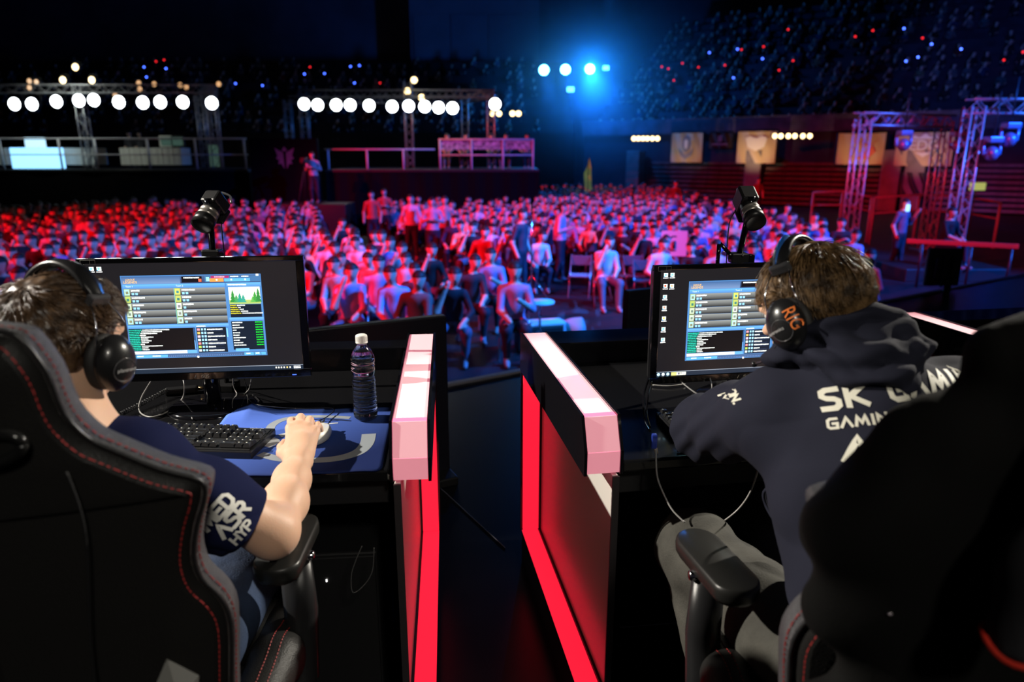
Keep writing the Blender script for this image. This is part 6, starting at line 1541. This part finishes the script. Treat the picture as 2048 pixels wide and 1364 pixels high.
# words on the sleeve
dr0 = dr; dr = (aty(1450, 790, 1.35)-CAM).normalized()
for (px, py, tx, h, tl) in ((1452, 782, 'ON.', .014, -1.0), (1436, 790, 'IY', .013, -1.0)):
    place_text(px, py, 1.33, tx, h, .0036, tl, 1.2)
f = Field(.006, .04); f.ell(hipc+Vector((0,0,-.02)), (.165, .15, .10), k=.05)
for s, k_, a_ in legs: f.chain([((hipc.x+.09*s, hipc.y+.03, 1.96), .108), (k_, .082), (a_+Vector((0,0,-.02)), .06)], k=.04)
me = f.mesh('trousers', lambda P: folds(P, 31, .009, 8)); me.materials.append(khaki); link('trousers', me, P2, Mi)
m = MB(); pt = smooth_path([aty(1545, 968, 1.25), aty(1528, 985, 1.26), aty(1532, 1010, 1.26), aty(1545, 1035, 1.24)], 6); m.tube(pt, .0035, 6); m.build('pocket_edge', hood_m, P2, Mi)
for s, k_, a_ in legs:
    f = Field(.006, .03); f.cap(a_+Vector((0,-.02,-.05)), .048, a_+Vector((0,.18,-.06)), .04); f.plane((0, 0, ST+.002), (0,0,-1)); me = f.mesh('shoe'); me.materials.append(BLACK_MATTE); link('shoe', me, P2, Mi)
hair(P2, HR, RR, 11000, .058, hairR, 9, droop=.8, rad=.0009, crown=(0,-.25,.97), base=.010, puff=(.06, .26))
for o_ in bpy.data.objects:
    if o_.parent == P2 and o_.name.startswith('hair'): o_.matrix_local = Mi
orange = mat('orange_print', (.9,.22,.04), .5)
headset('black over-ear headset with orange RIG lettering on the hoodie player', HR, RR, -1, [('RIG', .026, (-.022, .016), radians(-72), orange, 1.0), ('plantronics', .0085, (.012, 0), radians(12), grey_print, 1)], highlight=mat('headset_blue_highlight', (.02,.10,.35), .3))
# ================================================================ racing chairs
leather = mat('leather_black', (.013,.0125,.012), .45, bump=('voronoi', 420, .25), spec=.35); side_m = mat('side_weave', (.05,.05,.055), .42, bump=('voronoi', 520, .8)); redthr = mat('red_stitch', (.30,.02,.02), .6)
def chair_outline(s):
    # half outline of the back (x, z) from the seat up, z over the deck
    return [(.20,.44),(.23,.52),(.258,.60),(.266,.67),(.276,.77),(.267,.817),(.248,.854),(.244,.895),(.254,.942),(.268,.982),(.266,1.008),(.222,1.034),(.176,1.070),(.151,1.092),(.132,1.13),(.124,1.186),(.107,1.224),(.085,1.238),(.0,1.244)]
def racing_chair(label, x, y, yaw, arms=True, mirror=False, rec=4):
    t = thing('racing_chair', label, 'chair', M=frameM(x, y, yaw)); T = .062
    half = chair_outline(1); O = half+[(-a, b) for a, b in reversed(half[:-1])]
    O = [tuple(q) for q in O]; P = smooth_path([Vector((a, 0, b)) for a, b in O], 3); P = [(p.x, p.z) for p in P]; n = len(P)
    cx, cz = 0, .86
    Rc = Matrix.Translation((0, 0, .5)) @ Matrix.Rotation(radians(rec)*1, 4, 'X') @ Matrix.Translation((0, 0, -.5))   # a slight recline towards the viewer side
    def ringof(inset, yy, wing=0):
        out = []
        for i, (a, b) in enumerate(P):
            q0, q1 = P[max(i-1,0)], P[min(i+1,n-1)]; tx, tz = q1[0]-q0[0], q1[1]-q0[1]; l_ = sqrt(tx*tx+tz*tz)+1e-9; nx, nz = tz/l_, -tx/l_
            a2, b2 = a-nx*inset*1, b-nz*inset*1
            out.append((a2, yy+wing*max(0, abs(a)-.12)*.9, b2))
        return out
    # back shell (seen from behind), domed; then the woven side band, then the front cushion
    rings = [ringof(.020, -.004, .35), ringof(.008, .004, .35), ringof(.004, .014, .35)]
    def skin(rs, name, mt, cap0=False, cap1=False):
        m = MB(); m.smooth = True; vs = [v for r in rs for v in r]
        m.add(vs, [(j*n+i, j*n+i+1, (j+1)*n+i+1, (j+1)*n+i) for j in range(len(rs)-1) for i in range(n-1)], Rc); return m, m
    def flip(vs): return vs
    m = MB(); m.smooth = True
    base = rings[0]; K = 7; vs = []
    for k in range(K+1):
        s = k/K
        for (a, yy, b) in base: vs.append((a*(1-s), -.004+(yy+.004)*(1-s)-.022*(1-(1-s)**2)*.8, b))
    m.add(vs, [(j*n+i, j*n+i+1, (j+1)*n+i+1, (j+1)*n+i) for j in range(K) for i in range(n-1)], Rc)
    vs = rings[0]+rings[1]+rings[2]; m.add(vs, [((j+1)*n+i, (j+1)*n+i+1, j*n+i+1, j*n+i) for j in range(2) for i in range(n-1)], Rc)
    bk = m.build('back_shell', leather, t)
    m = MB(); m.smooth = True; rr_ = [ringof(.004, .014, .35), ringof(.001, .020, .35), ringof(.000, T*.55, .35), ringof(.003, T*.9, .37), ringof(.012, T, .38)]
    vs = [v for r in rr_ for v in r]; m.add(vs, [((j+1)*n+i, (j+1)*n+i+1, j*n+i+1, j*n+i) for j in range(4) for i in range(n-1)], Rc); m.build('side_band', side_m, t)
    m = MB(); m.smooth = True; base = rr_[-1]; vs = []
    for k in range(K+1):
        s = k/K
        for (a, yy, b) in base: vs.append((a*(1-s), T+(yy-T)*(1-s)**2, b))
    m.add(vs, [((j+1)*n+i, (j+1)*n+i+1, j*n+i+1, j*n+i) for j in range(K) for i in range(n-1)], Rc); m.build('front_cushion', leather, t)
    # piping cord and two rows of red stitches
    m = MB(); m.tube([Vector(q) for q in ringof(-.001, .012, .35)], .0038, 6, M=Rc); m.build('piping', BLACK_PLASTIC, t)
    for nm, ins, yy in (('stitching', .012, -.0045), ('stitching', -.0015, .029)):
        m = MB(); R_ = [Vector(q) for q in ringof(ins, yy, .35)]
        acc = 0
        for i in range(len(R_)-1):
            a, b = R_[i], R_[i+1]; L = (b-a).length; s = 0
            while s < L:
                p = a.lerp(b, s/L); q = a.lerp(b, min(1, (s+.0048)/L)); m.tube([p, q], .00105, 4, cap=False, M=Rc); s += .0085
        m.build(nm, redthr, t, kind='stuff')
    # harness holes with plastic frames
    for s in (-1, 1):
        m = MB(); Q = [(s*(.068+.036*cos(a)), -.030+.004*abs(cos(a)), 1.105+.018*sin(a)+.006*cos(a)) for a in [2*pi*k/24 for k in range(25)]]
        m.tube(Q, .007, 8, M=Rc); m.build('harness_frame', mat('plastic_gloss', (.01,.01,.01), .15), t)
        m = MB(); m.add([(s*(.068+.034*cos(a)), -.0265, 1.105+.016*sin(a)+.006*cos(a)) for a in [2*pi*k/24 for k in range(24)]], [tuple(range(24)) if s < 0 else tuple(range(24))], Rc); m.build('harness_hole_shade', mat('hole_shade_black', (.001,.001,.001), .9), t)  # flat black disc stands for the shade inside the hole
    # lower side seam lines of the shell
    for s in (-1, 1):
        m = MB(); m.tube(smooth_path([Vector((s*.145, -.022, 1.07)), Vector((s*.150, -.021, .98)), Vector((s*.125, -.024, .8)), Vector((s*.11, -.025, .6)), Vector((s*.10, -.024, .46))], 8), .0016, 5, M=Rc); m.build('seam', BLACK_MATTE, t)
    # recliner bracket covers with bolt caps, seat, armrests, base
    for s in (-1, 1):
        m = MB(); m.box((s*.235, .06, .50), (.035, .13, .20), bev=.012); m.build('hinge_cover', BLACK_PLASTIC, t)
        m = MB(); m.add([(s*(a+.052),b+.005,c+.14) for a,b,c in ((.150,-.05,.60),(.185,-.06,.585),(.178,-.06,.53),(.142,-.05,.545),(.152,-.015,.615),(.196,-.02,.59),(.186,-.02,.52),(.135,-.015,.535))],
                      [(0,1,2,3),(4,5,1,0),(5,6,2,1),(6,7,3,2),(7,4,0,3)]); m.build('bolt_cap', mat('cap_grey', (.07,.07,.066), .4), t)
    f = Field(.008, .03); f.cap((-.17, .12, .46), .06, (.17, .12, .46), .06); f.cap((-.17, .46, .46), .055, (.17, .46, .46), .055); f.cap((-.17,.12,.46), .06, (.17,.46,.46), .055); f.cap((.17,.12,.46), .06, (-.17,.46,.46), .055)
    me = f.mesh('seat'); me.materials.append(leather); link('seat', me, t)
    for s in (-1, 1):
        f = Field(.006, .02); f.chain([((s*.235,.06,.485), .045), ((s*.245,.30,.495), .05), ((s*.225,.50,.475), .042)]); me = f.mesh('seat_bolster'); me.materials.append(leather); link('seat_bolster', me, t)
        bvv = bvh_of(me); m = MB()
        for off in (.0, .018):
            for k in range(60):
                yy = .05+k*.0078; p = []
                for q in (yy, yy+.0045):
                    hh = bvv.ray_cast(Vector((s*(.262-off), q, .8)), Vector((0,0,-1)))
                    if hh[0]: p.append(hh[0]+Vector((0,0,.0008)))
                if len(p) == 2: m.tube(p, .0011, 4, cap=False)
        m.build('stitching', redthr, t, kind='stuff')
        if arms:
            f = Field(.005, .02); f.chain([((s*.27,.26,.675), .012), ((s*.27,.50,.675), .012)]); 
            m = MB(); pts = [(cos(a)*.044, sin(a)*.044) for a in [pi*k/12 for k in range(13)]]
            out = [(x_, .355+y_) for x_, y_ in pts]+[(x_, .215-y_*.8) for x_, y_ in [(-a_, b_) for a_, b_ in pts]]
            zt_ = .715; vs = []; nn = len(out); cxm, cym = 0, .285
            for (sc_, z_) in ((.86,-.036),(.98,-.026),(1,-.012),(.97,-.003),(.88,0)): vs += [((x_)*sc_, cym+(y_-cym)*(1-(1-sc_)*.35), zt_+z_) for x_, y_ in out]
            m.smooth = True; m.add(vs, [(j*nn+i, j*nn+(i+1) % nn, (j+1)*nn+(i+1) % nn, (j+1)*nn+i) for j in range(4) for i in range(nn)]+[tuple(reversed(range(nn))), tuple(range(4*nn, 5*nn))])
            m.build('armrest', mat('armrest_pu', (.014,.014,.013), .36), t, Matrix.Translation((s*.265, .37, 0)) @ Matrix.Rotation(radians(10 if s < 0 and yaw > 2.5 else 0), 4, 'Z') @ Matrix.Translation((0,-.285,0)))
            m = MB(); m.tube([(s*.275,.375,.678),(s*.28,.37,.56),(s*.28,.35,.42),(s*.25,.31,.385),(s*.12,.26,.38)], [.024,.026,.024,.022,.02], 10, flat=1.3); m.build('armrest_post', BLACK_PLASTIC, t)
            m = MB(); m.lathe([(0,.004),(.008,.003),(.01,0),(.01,-.01)], 14, Matrix.Translation((s*.312,.37,.68)) @ Matrix.Rotation(pi/2*s, 4, 'Y')); m.build('adjust_button', CHROME, t)
    m = MB(); m.tube([(0,.27,.08),(0,.27,.40)], [.032,.026], 14); m.build('gas_lift', DARK_METAL, t)
    m = MB(); m.box((0,.27,.395), (.30,.26,.03), bev=.01); m.build('tilt_plate', DARK_METAL, t)
    for k in range(5):
        a = 2*pi*k/5+.3; e = Vector((cos(a)*.31, .27+sin(a)*.31, .075)); m = MB(); m.tube([(0,.27,.10), e], [.03,.018], 8); leg = m.build('leg', BLACK_PLASTIC, t)
        m = MB(); m.lathe([(0,-.02),(.028,-.02),(.03,0),(.028,.02),(0,.02)], 14, Matrix.Translation((e.x, e.y, .031)) @ Matrix.Rotation(pi/2, 4, 'X')); m.build('caster', BLACK_PLASTIC, leg)
    return t
cL = racing_chair('black racing chair with red stitching carrying the navy t-shirt player', -.690, .84, 2)
cR = racing_chair('black racing chair draped with a dark jacket, carrying the hoodie player', .665, .80, 3)
# jacket hung over the chair
jm = mat('jacket_black', (.0042,.0041,.004), .9, bump=('noise', 300, .3), spec=.12)
t = thing('jacket', 'black jacket with zipped pockets and a red cuff hung over the chair back', 'jacket', M=frameM(.665, .80, 3))
f = Field(.007, .03)
f.cap((-.10, -.02, 1.215), .045, (.12, -.02, 1.225), .045); f.cap((-.155,-.015,1.12), .05, (.16,-.015,1.12), .05)
f.chain([((-.26, -.025, 1.00), .058), ((0,-.03,1.02), .06), ((.26,-.025,1.00), .058)]); f.cap((-.255,-.03,.90), .055, (.26,-.03,.90), .055); f.cap((-.265,-.04,.74), .05, (.27,-.04,.74), .05); f.cap((-.27,-.05,.56), .045, (.28,-.05,.56), .045); f.cap((-.25,-.06,.40), .04, (.27,-.06,.40), .04)
f.cap((-.2,-.03,1.06), .05, (0,-.03,1.16), .06, k=.08); f.cap((.2,-.03,1.06), .05, (0,-.03,1.16), .06, k=.08)
f.cap((-.252, .03, .985), .038, (-.18, .0, 1.05), .045); f.cap((-.250, .03, .95), .036)
for z0_ in (.95, .82, .65, .48): f.cap((-.2,-.035,z0_), .05, (.22,-.035,z0_), .05, k=.06)
def jf(P):
    d = folds(P, 41, .012, 5, (1.6, 1, .45)); return d+.004*np.sin(P[:,0]*38+P[:,2]*6)
me = f.mesh('jacket_body', jf); me.materials.append(jm); link('jacket_body', me, t)
f = Field(.007, .03); f.chain([((.06,-.09,1.17), .05), ((-.06,-.13,1.13), .05), ((-.115,-.16,1.03), .046), ((-.14,-.17,.94), .040)]); f.plane((-.15,-.175,.945), (0,0,-1))
me = f.mesh('sleeve', lambda P: folds(P, 47, .008, 7)); me.materials.append(mat('jacket_sleeve', (.008,.008,.011), .85)); link('sleeve', me, t)
m = MB(); m.tube([(-.139+.039*cos(a), -.17+.039*sin(a), .947+.004*sin(a*3)) for a in [2*pi*k/28 for k in range(29)]], .0035, 7); m.build('cuff_trim', mat('red_trim', (.62,.03,.015), .6), t)
bvj = bvh_of(bpy.data.objects['jacket_body'].data)
def on_j(x, z):
    h_ = bvj.ray_cast(Vector((x, -.6, z)), Vector((0,1,0))); return (h_[0] if h_[0] else Vector((x,-.1,z)))+Vector((0,-.002,0))
m = MB(); m.tube([on_j(-.16+.10*k/14+.02*sin(k*.3), .80-.30*k/14) for k in range(15)], .0022, 5); m.build('pocket_seam', BLACK_MATTE, t)
m = MB(); q = on_j(-.06, .50); m.ell(q, (.003,.003,.004), 8, 6); q = on_j(-.235, .93); m.ell(q, (.004,.002,.002), 8, 6); m.build('zip_stop', CHROME, t)
q = Vector((-.315, -.04, .43)); m = MB(); m.box(q, (.006,.004,.014), bev=.001); m.box(q+Vector((-.001,0,-.014)), (.004,.003,.012), bev=.001); m.build('zip_pull', MATS['brass'], t)
m = MB(); m.tube([q+Vector((-.002,0,-.02)), q+Vector((-.006,-.003,-.06))], .0025, 5); m.build('zip_tape', MATS['red_trim'], t)
